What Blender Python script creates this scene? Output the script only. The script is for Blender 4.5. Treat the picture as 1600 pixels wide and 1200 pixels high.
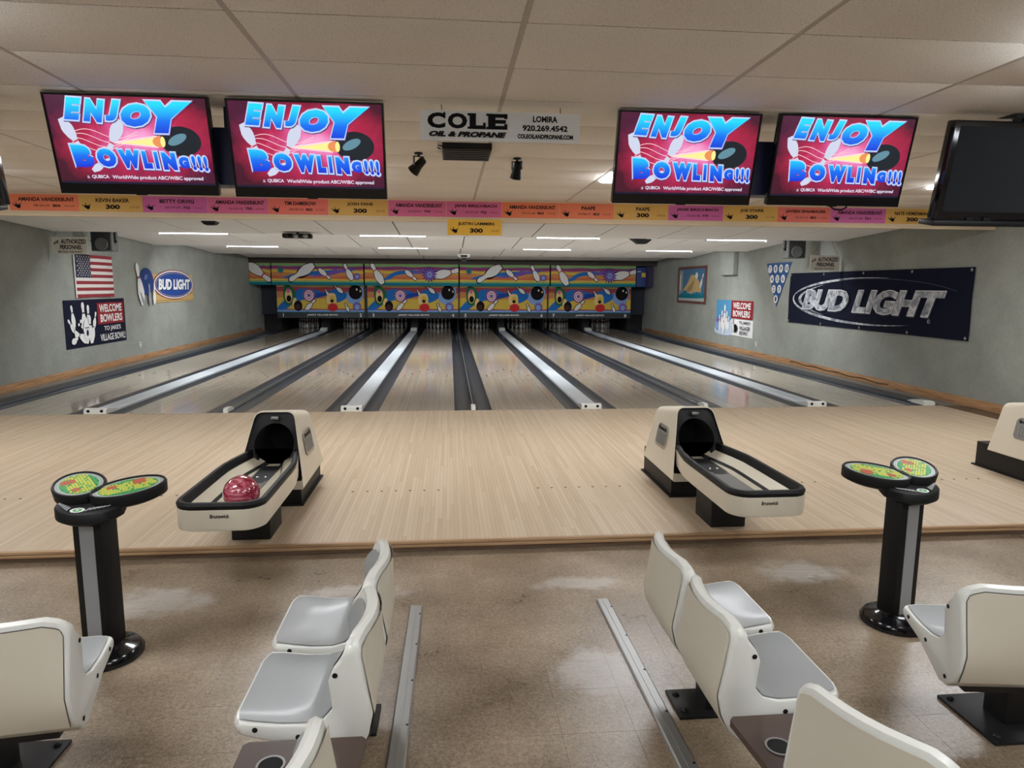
import bpy, bmesh, math, random
from mathutils import Matrix, Vector
random.seed(7)
PI = math.pi
scene = bpy.context.scene
for o in list(bpy.data.objects): bpy.data.objects.remove(o)
COL = scene.collection

# ---------------------------------------------------------------- camera
cam_d = bpy.data.cameras.new('camera'); cam = bpy.data.objects.new('camera', cam_d); COL.objects.link(cam)
cam_d.sensor_width = 36.0; cam_d.lens = 36.0 * 1063.2 / 1600.0
cam_d.clip_start = 0.05; cam_d.clip_end = 200
_p, _y, _r = 0.143266, 0.09169, 0.006112
_F = Vector((math.sin(_y)*math.cos(_p), math.cos(_y)*math.cos(_p), -math.sin(_p)))
_R = Vector((math.cos(_y), -math.sin(_y), 0)); _U = _R.cross(_F)
_R2 = math.cos(_r)*_R + math.sin(_r)*_U; _U2 = -math.sin(_r)*_R + math.cos(_r)*_U
M = Matrix((_R2, _U2, -_F)).transposed().to_4x4(); M.translation = Vector((-0.3238, -9.4129, 1.7317))
cam.matrix_world = M
scene.camera = cam

# ---------------------------------------------------------------- world, exposure, light levels
w = bpy.data.worlds.new('world'); scene.world = w; w.use_nodes = True
w.node_tree.nodes['Background'].inputs[0].default_value = (0.9, 0.92, 1.0, 1)
w.node_tree.nodes['Background'].inputs[1].default_value = 0.05
vs = scene.view_settings
vs.view_transform = 'Standard'; vs.look = 'None'; vs.gamma = 1.0; vs.use_curve_mapping = False
vs.exposure = 0.0
TROFFER = 33.0        # glow of the seating-area ceiling panels
TROFFER_REAR = 20.0   # unseen panels over and behind the viewer, lenses shaped to light the ceiling
TUBE = 9.0          # glow of the lane fluorescent tubes
LANE_W = 95.0        # watts in each lane fluorescent fixture
SCREEN = 1.0

# ---------------------------------------------------------------- materials
def lin(c):
    return tuple(((v/255)/12.92 if v/255 <= 0.04045 else ((v/255+0.055)/1.055)**2.4) for v in c) + (1.0,)
MATS = {}
def mat(name, rgb, rough=0.5, metal=0.0, emit=0.0, coat=0.0, spec=0.5):
    if name in MATS: return MATS[name]
    m = bpy.data.materials.new(name); m.use_nodes = True
    b = m.node_tree.nodes['Principled BSDF']
    b.inputs['Base Color'].default_value = lin(rgb); b.inputs['Roughness'].default_value = rough
    b.inputs['Metallic'].default_value = metal; b.inputs['Coat Weight'].default_value = coat
    b.inputs['Coat Roughness'].default_value = 0.08
    b.inputs['Specular IOR Level'].default_value = spec
    if emit:
        b.inputs['Emission Color'].default_value = lin(rgb); b.inputs['Emission Strength'].default_value = emit
    MATS[name] = m; return m
class NT:
    def __init__(s, m): s.m = m; s.t = m.node_tree; s.b = s.t.nodes['Principled BSDF']
    def n(s, typ, **kw):
        nd = s.t.nodes.new(typ)
        for k, v in kw.items():
            if k == 'i':
                for kk, vv in v.items():
                    if hasattr(vv, 'is_output'): s.t.links.new(vv, nd.inputs[kk])
                    else: nd.inputs[kk].default_value = vv
            else: setattr(nd, k, v)
        return nd
    def link(s, a, b): s.t.links.new(a, b)
    def math(s, op, a, b=None):
        d = {0: a}
        if b is not None: d[1] = b
        return s.n('ShaderNodeMath', operation=op, i=d).outputs[0]
    def ramp(s, fac, stops):
        r = s.n('ShaderNodeValToRGB'); s.link(fac, r.inputs[0]); e = r.color_ramp.elements
        while len(e) < len(stops): e.new(0.5)
        for k, (p, c) in enumerate(stops): e[k].position = p; e[k].color = lin(c) if len(c) == 3 else c
        return r.outputs[0]
    def mix(s, fac, a, b, blend='MIX'):
        nd = s.n('ShaderNodeMix', data_type='RGBA', blend_type=blend)
        for k, v in ((0, fac), (6, a), (7, b)):
            if hasattr(v, 'is_output'): s.link(v, nd.inputs[k])
            else: nd.inputs[k].default_value = v
        return nd.outputs[2]
    def bump(s, h, dist, strength=1.0):
        nd = s.n('ShaderNodeBump', i={'Height': h, 'Distance': dist, 'Strength': strength})
        s.link(nd.outputs[0], s.b.inputs['Normal'])
    def pos(s): return s.n('ShaderNodeNewGeometry').outputs['Position']
    def noise(s, vec, scale, detail=3, rough=0.55, dist=0.0):
        return s.n('ShaderNodeTexNoise', i={'Vector': vec, 'Scale': scale, 'Detail': detail, 'Roughness': rough, 'Distortion': dist}).outputs[0]

def boards(name, width, length, cols, rough, coat, tint_noise=0.5):
    m = mat(name, (190, 165, 135), rough, coat=coat); t = NT(m)
    p = t.pos(); sx = t.n('ShaderNodeSeparateXYZ', i={0: p})
    bx = t.math('FLOOR', t.math('DIVIDE', sx.outputs[0], width))
    off = t.n('ShaderNodeTexWhiteNoise', noise_dimensions='1D', i={'W': bx}).outputs[0]
    by = t.math('FLOOR', t.math('ADD', t.math('DIVIDE', sx.outputs[1], length), t.math('MULTIPLY', off, 7.3)))
    cv = t.n('ShaderNodeCombineXYZ', i={0: bx, 1: by}).outputs[0]
    rnd = t.n('ShaderNodeTexWhiteNoise', noise_dimensions='2D', i={'Vector': cv}).outputs[0]
    mp = t.n('ShaderNodeMapping', i={'Vector': p, 'Scale': (60, 1.6, 1)}).outputs[0]
    gr = t.noise(mp, 1.0, 4)
    f = t.math('ADD', t.math('MULTIPLY', rnd, 0.45), t.math('MULTIPLY', gr, 0.5))
    col = t.ramp(f, [(0.12, cols[0]), (0.5, cols[1]), (0.88, cols[2])])
    fr = t.math('FRACT', t.math('DIVIDE', sx.outputs[0], width))
    edge = t.math('LESS_THAN', t.math('ABSOLUTE', t.math('SUBTRACT', fr, 0.5)), 0.46)
    col = t.mix(t.math('SUBTRACT', 1.0, edge), col, t.mix(0.35, col, lin((70, 50, 35))))
    big = t.noise(p, 0.7, 2)
    col = t.mix(t.math('MULTIPLY', big, 0.18), col, lin((146, 124, 102)))
    t.link(col, t.b.inputs['Base Color']); return m
M_lane = boards('lane_maple', 0.02703, 2.6, [(176, 161, 142), (190, 177, 160), (201, 189, 173)], 0.11, 0.35)
M_appr = boards('approach_maple', 0.0300, 1.5, [(178, 156, 128), (193, 173, 146), (206, 188, 164)], 0.5, 0.0)

def make_wall(name, c0, c1):
    m = mat(name, c0, 0.9); t = NT(m); p = t.pos()
    a = t.noise(p, 1.3, 6, 0.65); b = t.noise(p, 22, 4, 0.7); c = t.noise(p, 90, 2)
    f = t.math('ADD', t.math('MULTIPLY', a, 0.7), t.math('MULTIPLY', b, 0.3))
    t.link(t.ramp(f, [(0.3, c0), (0.7, c1)]), t.b.inputs['Base Color'])
    t.bump(t.math('ADD', b, t.math('MULTIPLY', c, 0.4)), 0.02, 0.6); return m
M_wall = make_wall('plaster_wall', (130, 134, 128), (160, 163, 155))
M_dark = mat('pit_black', (16, 16, 19), 0.8)
M_back = make_wall('rear_wall', (176, 168, 154), (200, 192, 178))

def make_tile(name, base, speck):
    m = mat(name, base, 0.92); t = NT(m); tc = t.n('ShaderNodeTexCoord').outputs['Object']
    oi = t.n('ShaderNodeObjectInfo').outputs['Random']
    off = t.n('ShaderNodeVectorMath', operation='ADD', i={0: tc}); cx = t.n('ShaderNodeCombineXYZ', i={0: t.math('MULTIPLY', oi, 40), 1: t.math('MULTIPLY', oi, 23)})
    t.link(cx.outputs[0], off.inputs[1])
    n = t.noise(off.outputs[0], 130, 2); g = t.noise(off.outputs[0], 420, 2)
    k = t.ramp(n, [(0.30, speck), (0.40, base)])
    k = t.mix(t.math('MULTIPLY', oi, 0.10), k, lin(speck)); t.link(k, t.b.inputs['Base Color'])
    t.bump(t.math('ADD', n, t.math('MULTIPLY', g, 0.5)), 0.004, 0.5); return m
M_ctile = make_tile('ceiling_tile', (224, 218, 209), (150, 140, 130))
M_ltile = make_tile('lane_ceiling_tile', (238, 236, 233), (206, 202, 197))
M_tee = mat('ceiling_tee', (176, 168, 158), 0.6)
M_groove = mat('ceiling_joint', (56, 52, 48), 0.9)

def make_floor():
    m = mat('vinyl_tile', (118, 102, 88), 0.3, coat=0.0); t = NT(m); p = t.pos()
    oi = t.n('ShaderNodeObjectInfo').outputs['Random']
    a = t.noise(p, 2.2, 5, 0.6); b = t.noise(p, 55, 3, 0.7); c = t.noise(p, 170, 2)
    f = t.math('ADD', t.math('MULTIPLY', a, 0.35), t.math('ADD', t.math('MULTIPLY', b, 0.35), t.math('MULTIPLY', c, 0.3)))
    col = t.ramp(f, [(0.36, (86, 72, 57)), (0.5, (137, 120, 99)), (0.62, (168, 151, 129))])
    col = t.mix(t.math('MULTIPLY', oi, 0.16), col, lin((100, 85, 70)))
    pale = t.ramp(t.noise(p, 85, 2, 0.5, 1.0), [(0.66, (0, 0, 0)), (0.72, (255, 255, 255))])
    col = t.mix(t.math('MULTIPLY', pale, 0.5), col, lin((168, 152, 138)))
    # worn, wax-free scuffs where bowlers step
    sx = t.n('ShaderNodeSeparateXYZ', i={0: p}); tot = None
    warp = t.noise(p, 5.0, 5, 0.7)
    for x, y, rx, ry in ((0.46, -5.5, .24, .10), (1.92, -5.45, .26, .16), (.36, -6.45, .22, .22), (-.92, -5.52, .3, .1), (-2.0, -5.58, .3, .2)):
        dx = t.math('DIVIDE', t.math('SUBTRACT', sx.outputs[0], x), rx); dy = t.math('DIVIDE', t.math('SUBTRACT', sx.outputs[1], y), ry)
        d = t.math('SQRT', t.math('ADD', t.math('MULTIPLY', dx, dx), t.math('MULTIPLY', dy, dy)))
        d = t.math('ADD', d, t.math('MULTIPLY', t.math('SUBTRACT', warp, 0.5), 2.4))
        k = t.n('ShaderNodeMapRange', i={0: d, 1: 1.15, 2: 0.55, 3: 0.0, 4: 1.0}).outputs[0]
        tot = k if tot is None else t.math('MAXIMUM', tot, k)
    st = t.n('ShaderNodeMapping', i={'Vector': p, 'Scale': (4, 40, 1)}).outputs[0]
    str_ = t.noise(st, 1.0, 4, 0.7, 0.6)
    k = t.math('MULTIPLY', tot, t.math('ADD', 0.18, t.math('MULTIPLY', str_, 0.75)))
    col = t.mix(k, col, lin((190, 186, 180)))
    t.link(col, t.b.inputs['Base Color'])
    rr = t.math('ADD', 0.2, t.math('MULTIPLY', a, 0.22)); t.link(rr, t.b.inputs['Roughness'])
    t.bump(t.math('ADD', b, t.math('MULTIPLY', a, 2.0)), 0.002, 0.5); return m
M_floor = make_floor()

def make_wood(name, cols, sc=(1.2, 1.2, 30), rough=0.55):
    m = mat(name, cols[1], rough); t = NT(m); p = t.pos()
    n = t.noise(t.n('ShaderNodeMapping', i={'Vector': p, 'Scale': sc}).outputs[0], 1.4, 5, 0.65, 0.8)
    kn = t.ramp(t.noise(p, 3.3, 2, 0.5, 0.4), [(0.66, (0, 0, 0)), (0.74, (255, 255, 255))])
    c = t.ramp(n, [(0.3, cols[0]), (0.5, cols[1]), (0.72, cols[2])]); c = t.mix(t.math('MULTIPLY', kn, 0.5), c, lin(cols[0]))
    t.link(c, t.b.inputs['Base Color']); return m
M_board = make_wood('pine_board', [(124, 88, 60), (168, 126, 88), (190, 152, 112)])
M_nosing = make_wood('oak_nosing', [(140, 110, 78), (170, 136, 100), (186, 154, 118)], (.8, 40, 40))
M_brownboard = make_wood('brown_edge', [(70, 52, 38), (96, 74, 56), (112, 90, 70)])

M_gut = mat('gutter_composite', (44, 51, 60), 0.28, coat=0.2)
M_gcap = mat('side_cap', (44, 50, 60), 0.35)
M_ledge = mat('ledge_metal', (128, 126, 120), 0.5, 0.2)
M_white = mat('cap_white', (205, 212, 218), 0.35)
M_white2 = mat('cap_white_worn', (190, 198, 206), 0.4)
M_whitepl = mat('white_plastic', (222, 222, 216), 0.4)
M_alu = mat('aluminium', (150, 150, 148), 0.42, 0.7)
M_black = mat('black_plastic', (13, 13, 14), 0.5, spec=.3)
M_blackg = mat('black_gloss', (12, 12, 15), 0.12)
M_hole = mat('black_hole', (6, 6, 7), 0.9)
M_rub = mat('black_rubber', (14, 14, 15), 0.55, spec=.3)
M_cream = mat('cream_shell', (214, 205, 186), 0.35, coat=0.2)
M_cream2 = mat('cream_back', (200, 193, 176), 0.5)
M_seatw = mat('seat_white', (216, 216, 209), 0.35, coat=0.2)
M_seatg = mat('seat_grey_liner', (144, 147, 146), 0.36, coat=0.08)
M_seam = mat('seam_dark', (70, 66, 60), 0.8)
M_steel = mat('black_steel', (22, 21, 21), 0.5, spec=.35)
M_brown = mat('brown_laminate', (70, 54, 46), 0.4)
M_chrome = mat('chrome', (200, 198, 192), 0.22, 1.0)
M_greystrip = mat('grey_strip', (150, 152, 154), 0.4, 0.3)
M_carpet = mat('tray_carpet', (112, 110, 106), 0.75)
M_trayd = mat('tray_dark', (44, 44, 46), 0.35)
M_trayc = mat('tray_cream', (206, 198, 176), 0.3, coat=0.2)
M_fascia = mat('fascia_cream', (214, 196, 168), .9, spec=.12)
M_ink = mat('ink', (40, 32, 34), .9, spec=.12)
M_ink2 = mat('sign_black', (24, 24, 26), .9, spec=.12)
M_signg = mat('sign_grey', (205, 205, 203), 0.55)
M_signw = mat('sign_white', (246, 244, 238), 0.6)
M_navy = mat('poster_navy', (28, 30, 48), .9, spec=.12)
M_red = mat('poster_red', (138, 44, 48), .9, spec=.12)
M_pw = mat('poster_white', (222, 222, 222), .9, spec=.12)
M_navybox = mat('mount_navy', (30, 36, 74), 0.5)

# ---------------------------------------------------------------- mesh helpers
class MB:
    def __init__(s): s.v = []; s.f = []; s.m = []; s.mats = []; s.sm = []
    def mi(s, m):
        if m not in s.mats: s.mats.append(m)
        return s.mats.index(m)
    def add(s, vs, fs, m, smooth=False):
        o = len(s.v); s.v += [tuple(v) for v in vs]; k = s.mi(m)
        for f in fs: s.f.append([i + o for i in f]); s.m.append(k); s.sm.append(smooth)
        return s
    def box(s, x0, x1, y0, y1, z0, z1, m, b=0.0):
        if b <= 0:
            vs = [(x, y, z) for z in (z0, z1) for y in (y0, y1) for x in (x0, x1)]
            fs = [(0, 2, 3, 1), (4, 5, 7, 6), (0, 1, 5, 4), (2, 6, 7, 3), (0, 4, 6, 2), (1, 3, 7, 5)]
            return s.add(vs, fs, m)
        bm = bmesh.new(); bmesh.ops.create_cube(bm, size=1.0)
        for v in bm.verts: v.co = Vector(((x0+x1)/2 + v.co.x*(x1-x0), (y0+y1)/2 + v.co.y*(y1-y0), (z0+z1)/2 + v.co.z*(z1-z0)))
        bmesh.ops.bevel(bm, geom=list(bm.edges), offset=b, segments=2, affect='EDGES', profile=0.5)
        bm.verts.index_update(); vs = [v.co[:] for v in bm.verts]; fs = [[v.index for v in f.verts] for f in bm.faces]; bm.free()
        return s.add(vs, fs, m, True)
    def loft(s, rings, m, closed=True, cap0=True, cap1=True, smooth=False):
        n = len(rings[0]); vs = [p for r in rings for p in r]; fs = []
        for k in range(len(rings)-1):
            for i in range(n if closed else n-1):
                j = (i+1) % n; fs.append((k*n+i, k*n+j, (k+1)*n+j, (k+1)*n+i))
        if cap0: fs.append(list(range(n))[::-1])
        if cap1: fs.append([(len(rings)-1)*n+i for i in range(n)])
        return s.add(vs, fs, m, smooth)
    def prism(s, poly, a0, a1, m, axis='y', smooth=False):
        def P(u, v, a): return (u, a, v) if axis == 'y' else ((a, u, v) if axis == 'x' else (u, v, a))
        return s.loft([[P(u, v, a0) for u, v in poly], [P(u, v, a1) for u, v in poly]], m, smooth=smooth)
    def lathe(s, prof, m, n=24, c=(0, 0, 0), smooth=True):
        rings = [[(c[0]+r*math.cos(2*PI*i/n), c[1]+r*math.sin(2*PI*i/n), c[2]+z) for i in range(n)] for r, z in prof]
        return s.loft(rings, m, smooth=smooth)
    def tube(s, pts, r, m, n=8):
        pts = [Vector(p) for p in pts]; rings = []
        for k, p in enumerate(pts):
            d = (pts[min(k+1, len(pts)-1)] - pts[max(k-1, 0)]).normalized()
            up = Vector((0, 0, 1)) if abs(d.z) < 0.9 else Vector((1, 0, 0))
            a = d.cross(up).normalized(); b = d.cross(a)
            rings.append([tuple(p + a*r*math.cos(2*PI*i/n) + b*r*math.sin(2*PI*i/n)) for i in range(n)])
        return s.loft(rings, m, smooth=True)
    def mesh(s, name):
        me = bpy.data.meshes.new(name); me.from_pydata(s.v, [], s.f)
        for m in s.mats: me.materials.append(m)
        me.polygons.foreach_set('material_index', s.m); me.polygons.foreach_set('use_smooth', s.sm)
        bm = bmesh.new(); bm.from_mesh(me); bmesh.ops.recalc_face_normals(bm, faces=list(bm.faces)); bm.to_mesh(me); bm.free()
        if any(s.sm): me.set_sharp_from_angle(angle=math.radians(42))
        return me
    def build(s, name, parent=None):
        o = bpy.data.objects.new(name, s.mesh(name)); COL.objects.link(o)
        if parent: o.parent = parent
        return o
def flatmesh(name, vs, fs, mats, mi):
    me = bpy.data.meshes.new(name); me.from_pydata(vs, [], fs)
    for m in mats: me.materials.append(m)
    me.polygons.foreach_set('material_index', mi); return me
def obj(name, me, parent=None, loc=None, rot=None):
    o = bpy.data.objects.new(name, me); COL.objects.link(o)
    if parent: o.parent = parent
    if loc: o.location = loc
    if rot: o.rotation_euler = rot
    return o
def tag(o, label, cat, group=None, kind=None):
    if label: o['label'] = label
    if cat: o['category'] = cat
    if group: o['group'] = group
    if kind: o['kind'] = kind
    return o
def empty(name, loc=(0, 0, 0), rz=0.0):
    o = bpy.data.objects.new(name, None); COL.objects.link(o); o.location = loc; o.rotation_euler = (0, 0, rz)
    o.empty_display_size = 0.1; return o
def thing(name, label, cat, loc=(0, 0, 0), rz=0.0, group=None): return tag(empty(name, loc, rz), label, cat, group)
def structure(o, label=None):
    o['kind'] = 'structure'
    if label: o['label'] = label
    return o
def copy_tree(o, parent=None):
    c = o.copy(); COL.objects.link(c); c.parent = parent
    for ch in o.children: copy_tree(ch, c)
    return c
def frame(o, origin, facing):
    """local x = right, y = up, z = towards the viewer."""
    n = {'+x': Vector((1, 0, 0)), '-x': Vector((-1, 0, 0)), '-y': Vector((0, -1, 0))}[facing] if isinstance(facing, str) else facing
    up = Vector((0, 0, 1)); rt = up.cross(n).normalized(); up = n.cross(rt).normalized()
    m = Matrix((rt, up, n)).transposed().to_4x4(); m.translation = Vector(origin); o.matrix_world = m; return o

# flat print: polygons and lettering in a local x/y plane, stacked in thin layers
def text_mesh(body, bold=0.0, shear=0.0, spacing=1.0):
    cu = bpy.data.curves.new('lettering', 'FONT'); cu.body = body; cu.size = 1.0; cu.offset = bold; cu.shear = shear
    cu.space_character = spacing; cu.fill_mode = 'FRONT'; cu.resolution_u = 3
    ob = bpy.data.objects.new('lettering', cu); COL.objects.link(ob)
    dg = bpy.context.evaluated_depsgraph_get(); me = bpy.data.meshes.new_from_object(ob.evaluated_get(dg))
    vs = [(v.co.x, v.co.y) for v in me.vertices]; fs = [list(p.vertices) for p in me.polygons]
    bpy.data.objects.remove(ob); bpy.data.curves.remove(cu); bpy.data.meshes.remove(me)
    return vs, fs
TCACHE = {}
class Art:
    clip = None; outline = None
    def __init__(s, z0=0.0, dz=0.0008): s.v = []; s.f = []; s.m = []; s.mats = []; s.z = z0; s.dz = dz
    def _add(s, vs, fs, m):
        if m not in s.mats: s.mats.append(m)
        o = len(s.v); s.v += [(x, y, s.z) for x, y in vs]; s.f += [[i+o for i in f] for f in fs]; s.m += [s.mats.index(m)]*len(fs); s.z += s.dz
        return s
    def poly(s, pts, m): 
        a = sum(pts[i][0]*pts[(i+1) % len(pts)][1]-pts[(i+1) % len(pts)][0]*pts[i][1] for i in range(len(pts)))
        if a < 0: pts = pts[::-1]
        if s.clip:
            for ax, lim, sg in ((0, s.clip[0], 1), (0, s.clip[1], -1), (1, s.clip[2], 1), (1, s.clip[3], -1)):
                out = []
                for i in range(len(pts)):
                    p, q = pts[i-1], pts[i]; dp, dq = (p[ax]-lim)*sg, (q[ax]-lim)*sg
                    if (dp < 0) != (dq < 0): t = dp/(dp-dq); out.append((p[0]+(q[0]-p[0])*t, p[1]+(q[1]-p[1])*t))
                    if dq >= 0: out.append(q)
                pts = out
                if len(pts) < 3: return s
        return s._add(pts, [list(range(len(pts)))], m)
    def rect(s, x0, x1, y0, y1, m): return s.poly([(x0, y0), (x1, y0), (x1, y1), (x0, y1)], m)
    def ell(s, x, y, rx, ry, m, rot=0.0, n=28):
        c, q = math.cos(rot), math.sin(rot); pts = []
        for i in range(n):
            a = 2*PI*i/n; u, v = rx*math.cos(a), ry*math.sin(a); pts.append((x+u*c-v*q, y+u*q+v*c))
        return s.poly(pts, m)
    def ring(s, x, y, rx, ry, wx, wy, m, a0=0.0, a1=2*PI, n=40, taper=False):
        vs = []; fs = []
        for i in range(n+1):
            t = i/n; a = a0+(a1-a0)*t; k = math.sin(PI*t) if taper else 1.0
            vs += [(x+rx*math.cos(a), y+ry*math.sin(a)), (x+(rx-wx*k)*math.cos(a), y+(ry-wy*k)*math.sin(a))]
        for i in range(n): fs.append([2*i, 2*i+2, 2*i+3, 2*i+1] if a1 > a0 else [2*i, 2*i+1, 2*i+3, 2*i+2])
        return s._add(vs, fs, m)
    def pin(s, x, y, h, rot, m, band=None):
        w_ = [(0, .26), (.1, .36), (.25, .5), (.35, .5), (.5, .4), (.62, .24), (.7, .19), (.78, .22), (.88, .27), (.95, .22), (1, .08)]
        L = [(-a*.32*h, (b-.5)*h) for b, a in w_]; R = [(a*.32*h, (b-.5)*h) for b, a in w_][::-1]
        c, q = math.cos(rot), math.sin(rot)
        T = lambda P: [(x+u*c-v*q, y+u*q+v*c) for u, v in P]
        if s.outline:
            d_ = .035
            s.poly([(x+(u*c-v*q), y+(u*q+v*c)) for u, v in [(a_+(d_ if a_ > 0 else -d_)*.6, b_*1.07) for a_, b_ in L+R]], s.outline)
        s.poly(T(L+R), m)
        if band:
            s.poly(T([(-.066*h, .14*h), (.066*h, .14*h), (.062*h, .185*h), (-.062*h, .185*h)]), band)
        return s
    def star(s, x, y, r, m, k=12, inner=.55, rot=0.0):
        pts = []
        for i in range(2*k):
            a = PI*i/k+rot; q = r if i % 2 == 0 else r*inner; pts.append((x+q*math.cos(a), y+q*math.sin(a)))
        return s.poly(pts, m)
    def blob(s, pts, m, sub=6):
        n = len(pts); out = []
        for i in range(n):
            p0, p1, p2, p3 = pts[i-1], pts[i], pts[(i+1) % n], pts[(i+2) % n]
            for k in range(sub):
                t = k/sub; q = []
                for d in (0, 1):
                    q.append(.5*((2*p1[d])+(-p0[d]+p2[d])*t+(2*p0[d]-5*p1[d]+4*p2[d]-p3[d])*t*t+(-p0[d]+3*p1[d]-3*p2[d]+p3[d])*t**3))
                out.append(tuple(q))
        return s.poly(out, m)
    def text(s, body, x0, x1, y0, y1, m, bold=0.0, shear=0.0, keep=False, rot=0.0, spacing=1.0):
        key = (body, bold, shear, spacing)
        if key not in TCACHE: TCACHE[key] = text_mesh(*key)
        vs, fs = TCACHE[key]; X = [v[0] for v in vs]; Y = [v[1] for v in vs]
        a, b, c, d = min(X), max(X), min(Y), max(Y); sx = (x1-x0)/(b-a); sy = (y1-y0)/(d-c)
        if keep: sx = sy = min(sx, sy)
        cx, cy = (x0+x1)/2, (y0+y1)/2; cc, q = math.cos(rot), math.sin(rot); P = []
        for x, y in vs:
            u, v = (x-(a+b)/2)*sx, (y-(c+d)/2)*sy; P.append((cx+u*cc-v*q, cy+u*q+v*cc))
        return s._add(P, fs, m)
    def mesh(s, name): return flatmesh(name, s.v, s.f, s.mats, s.m)
    def build(s, name, parent): return obj(name, s.mesh(name), parent)

# ================================================================ the setting
LW = 1.0541; G1, G2 = 0.5239, 0.7363
c5 = G1/2+LW/2; c6 = c5+LW+G2; c7 = c6+LW+G1; c8 = c7+LW+G2
LC = [-c8, -c7, -c6, -c5, c5, c6, c7, c8]
WX = 7.35; ZF = -0.075; ZC = 2.835; AE = -4.9
YB = -14.0; YE = 19.6

o = MB().box(-WX-.2, -WX, YB, YE, ZF-.1, 3.1, M_wall).build('wall_left'); structure(o, 'mottled grey plaster wall with a flag and posters')
o = MB().box(WX, WX+.2, YB, YE, ZF-.1, 3.1, M_wall).build('wall_right'); structure(o, 'mottled grey plaster wall with a long dark banner')
structure(MB().box(-WX, WX, YE, YE+.2, ZF-.1, 3.1, M_dark).build('wall_far'), 'black wall at the back of the pin pits')
structure(MB().box(-WX, WX, YB-.2, YB, ZF-.1, 3.1, M_back).build('wall_back'))

# settee floor: separate vinyl tiles over a slab
TS = 0.3048
fl = structure(MB().box(-WX, WX, YB, AE+.06, ZF-.12, ZF-.004, M_floor).build('floor'), 'brown speckled vinyl tile floor of the seating area')
tile_me = MB().box(-TS/2+.0004, TS/2-.0004, -TS/2+.0004, TS/2-.0004, -.006, 0, M_floor).mesh('floor_tile')
JX, JY = 1.645, -5.99
for i in range(-18, 8):
    for j in range(-10, 4):
        x = JX+(i+.5)*TS; y = JY+(j+.5)*TS
        if abs(x) > 3.2 or y+TS/2 > AE or y < -8.3: continue
        if y < -7.6 and abs(x) > 2.0: continue
        obj('floor_tile', tile_me, fl, (x, y, ZF))
# approach
ap = structure(MB().box(-6.98, 6.98, AE, -.004, -.06, 0, M_appr).build('approach_floor'), 'pale maple strip approach in front of the lanes')
a_ = MB()
for i in range(8):
    for dx in (-.36, -.24, -.12, 0, .12, .24, .36):
        for y in (-.06, -3.75):
            a_.lathe([(.0, .0006), (.011, .0006), (.011, .0002)], M_ink, 10, (LC[i]+dx, y, 0.0002))
q = a_.build('approach_dots', ap)
MB().box(-6.98, 6.98, AE-.028, AE, -.02, 0.001, M_nosing, .004).build('nosing', ap); MB().box(-6.98, 6.98, AE-.024, AE, -.046, -.023, M_nosing, .003).build('nosing', ap)
MB().box(-6.98, 6.98, AE-.012, AE, ZF, -.045, M_brownboard).build('riser', ap)
structure(MB().box(-WX, WX, 0, YE, -.32, -.2, M_dark).build('floor_lane_bed'))
for s, nm in ((-1, 'left'), (1, 'right')):
    b = MB(); xs = sorted((s*WX, s*(WX-.035)))
    b.box(xs[0], xs[1], AE-.02, 16.9, 0.0, .128, M_board, .004)
    structure(b.build('baseboard_'+nm), 'knotty pine board along the foot of the wall')
    xs = sorted((s*7.02, s*(WX-.035)))
    structure(MB().box(xs[0], xs[1], 0.0, 17.0, -.2, .0, M_ledge).build('trim_ledge_'+nm), 'grey ledge beside the outer gutter')
    xs = sorted((s*6.98, s*(WX-.035)))
    structure(MB().box(xs[0], xs[1], AE-.02, 0.0, -.2, -.004, M_brownboard).build('trim_edge_'+nm), 'brown edge board beside the approach')
    structure(MB().box(*sorted((s*6.98, s*WX)), AE-.03, AE-.02, ZF, 0, M_brownboard).build('trim_step_'+nm))

# near ceiling: tiles on a grid
ce = structure(MB().box(-WX, WX, YB, -.2, ZC+.010, ZC+.16, M_groove).build('ceiling'), 'suspended ceiling of speckled tiles over the seats')
ct_me = MB().box(-.597, .597, -.3015, .3015, 0, .011, M_ctile, .0035).mesh('ceiling_tile')
GX = 1.2192; GY = .6096; Y0 = -5.136
TROFF = {(1, 3), (4, 3), (-2, 3), (-5, 3), (2, -4), (-3, -4), (1, -8), (-2, -8), (4, -8), (-5, -8), (1, -12), (-2, -12)}
# columns start at x = i*GX, rows at y = Y0+(j+1)*GY
trof = []
for i in range(-6, 6):
    for j in range(-13, 8):
        x = (i+.5)*GX; y = Y0+(j+.5)*GY
        if (i, j+0) in {(a, b+1) for a, b in TROFF}: trof.append((i, j, x, y)); continue
        if j < -5: continue
        obj('ceiling_tile', ct_me, ce, (x, y, ZC))
MB().box(-WX, WX, YB, Y0-5*GY-.01, ZC, ZC+.011, M_ctile).build('rear_tiles', ce)
for s in (-1, 1):
    MB().box(*sorted((s*6*GX, s*WX)), YB, -.26, ZC, ZC+.012, M_ctile).build('edge_tile', ce)
tee_me = MB().box(-.0125, .0125, Y0-5*GY, -.26, 0, .012, M_tee).mesh('ceiling_tee')
for i in range(-6, 7): obj('main_tee', tee_me, ce, (i*GX, 0, ZC+.001))

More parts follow.
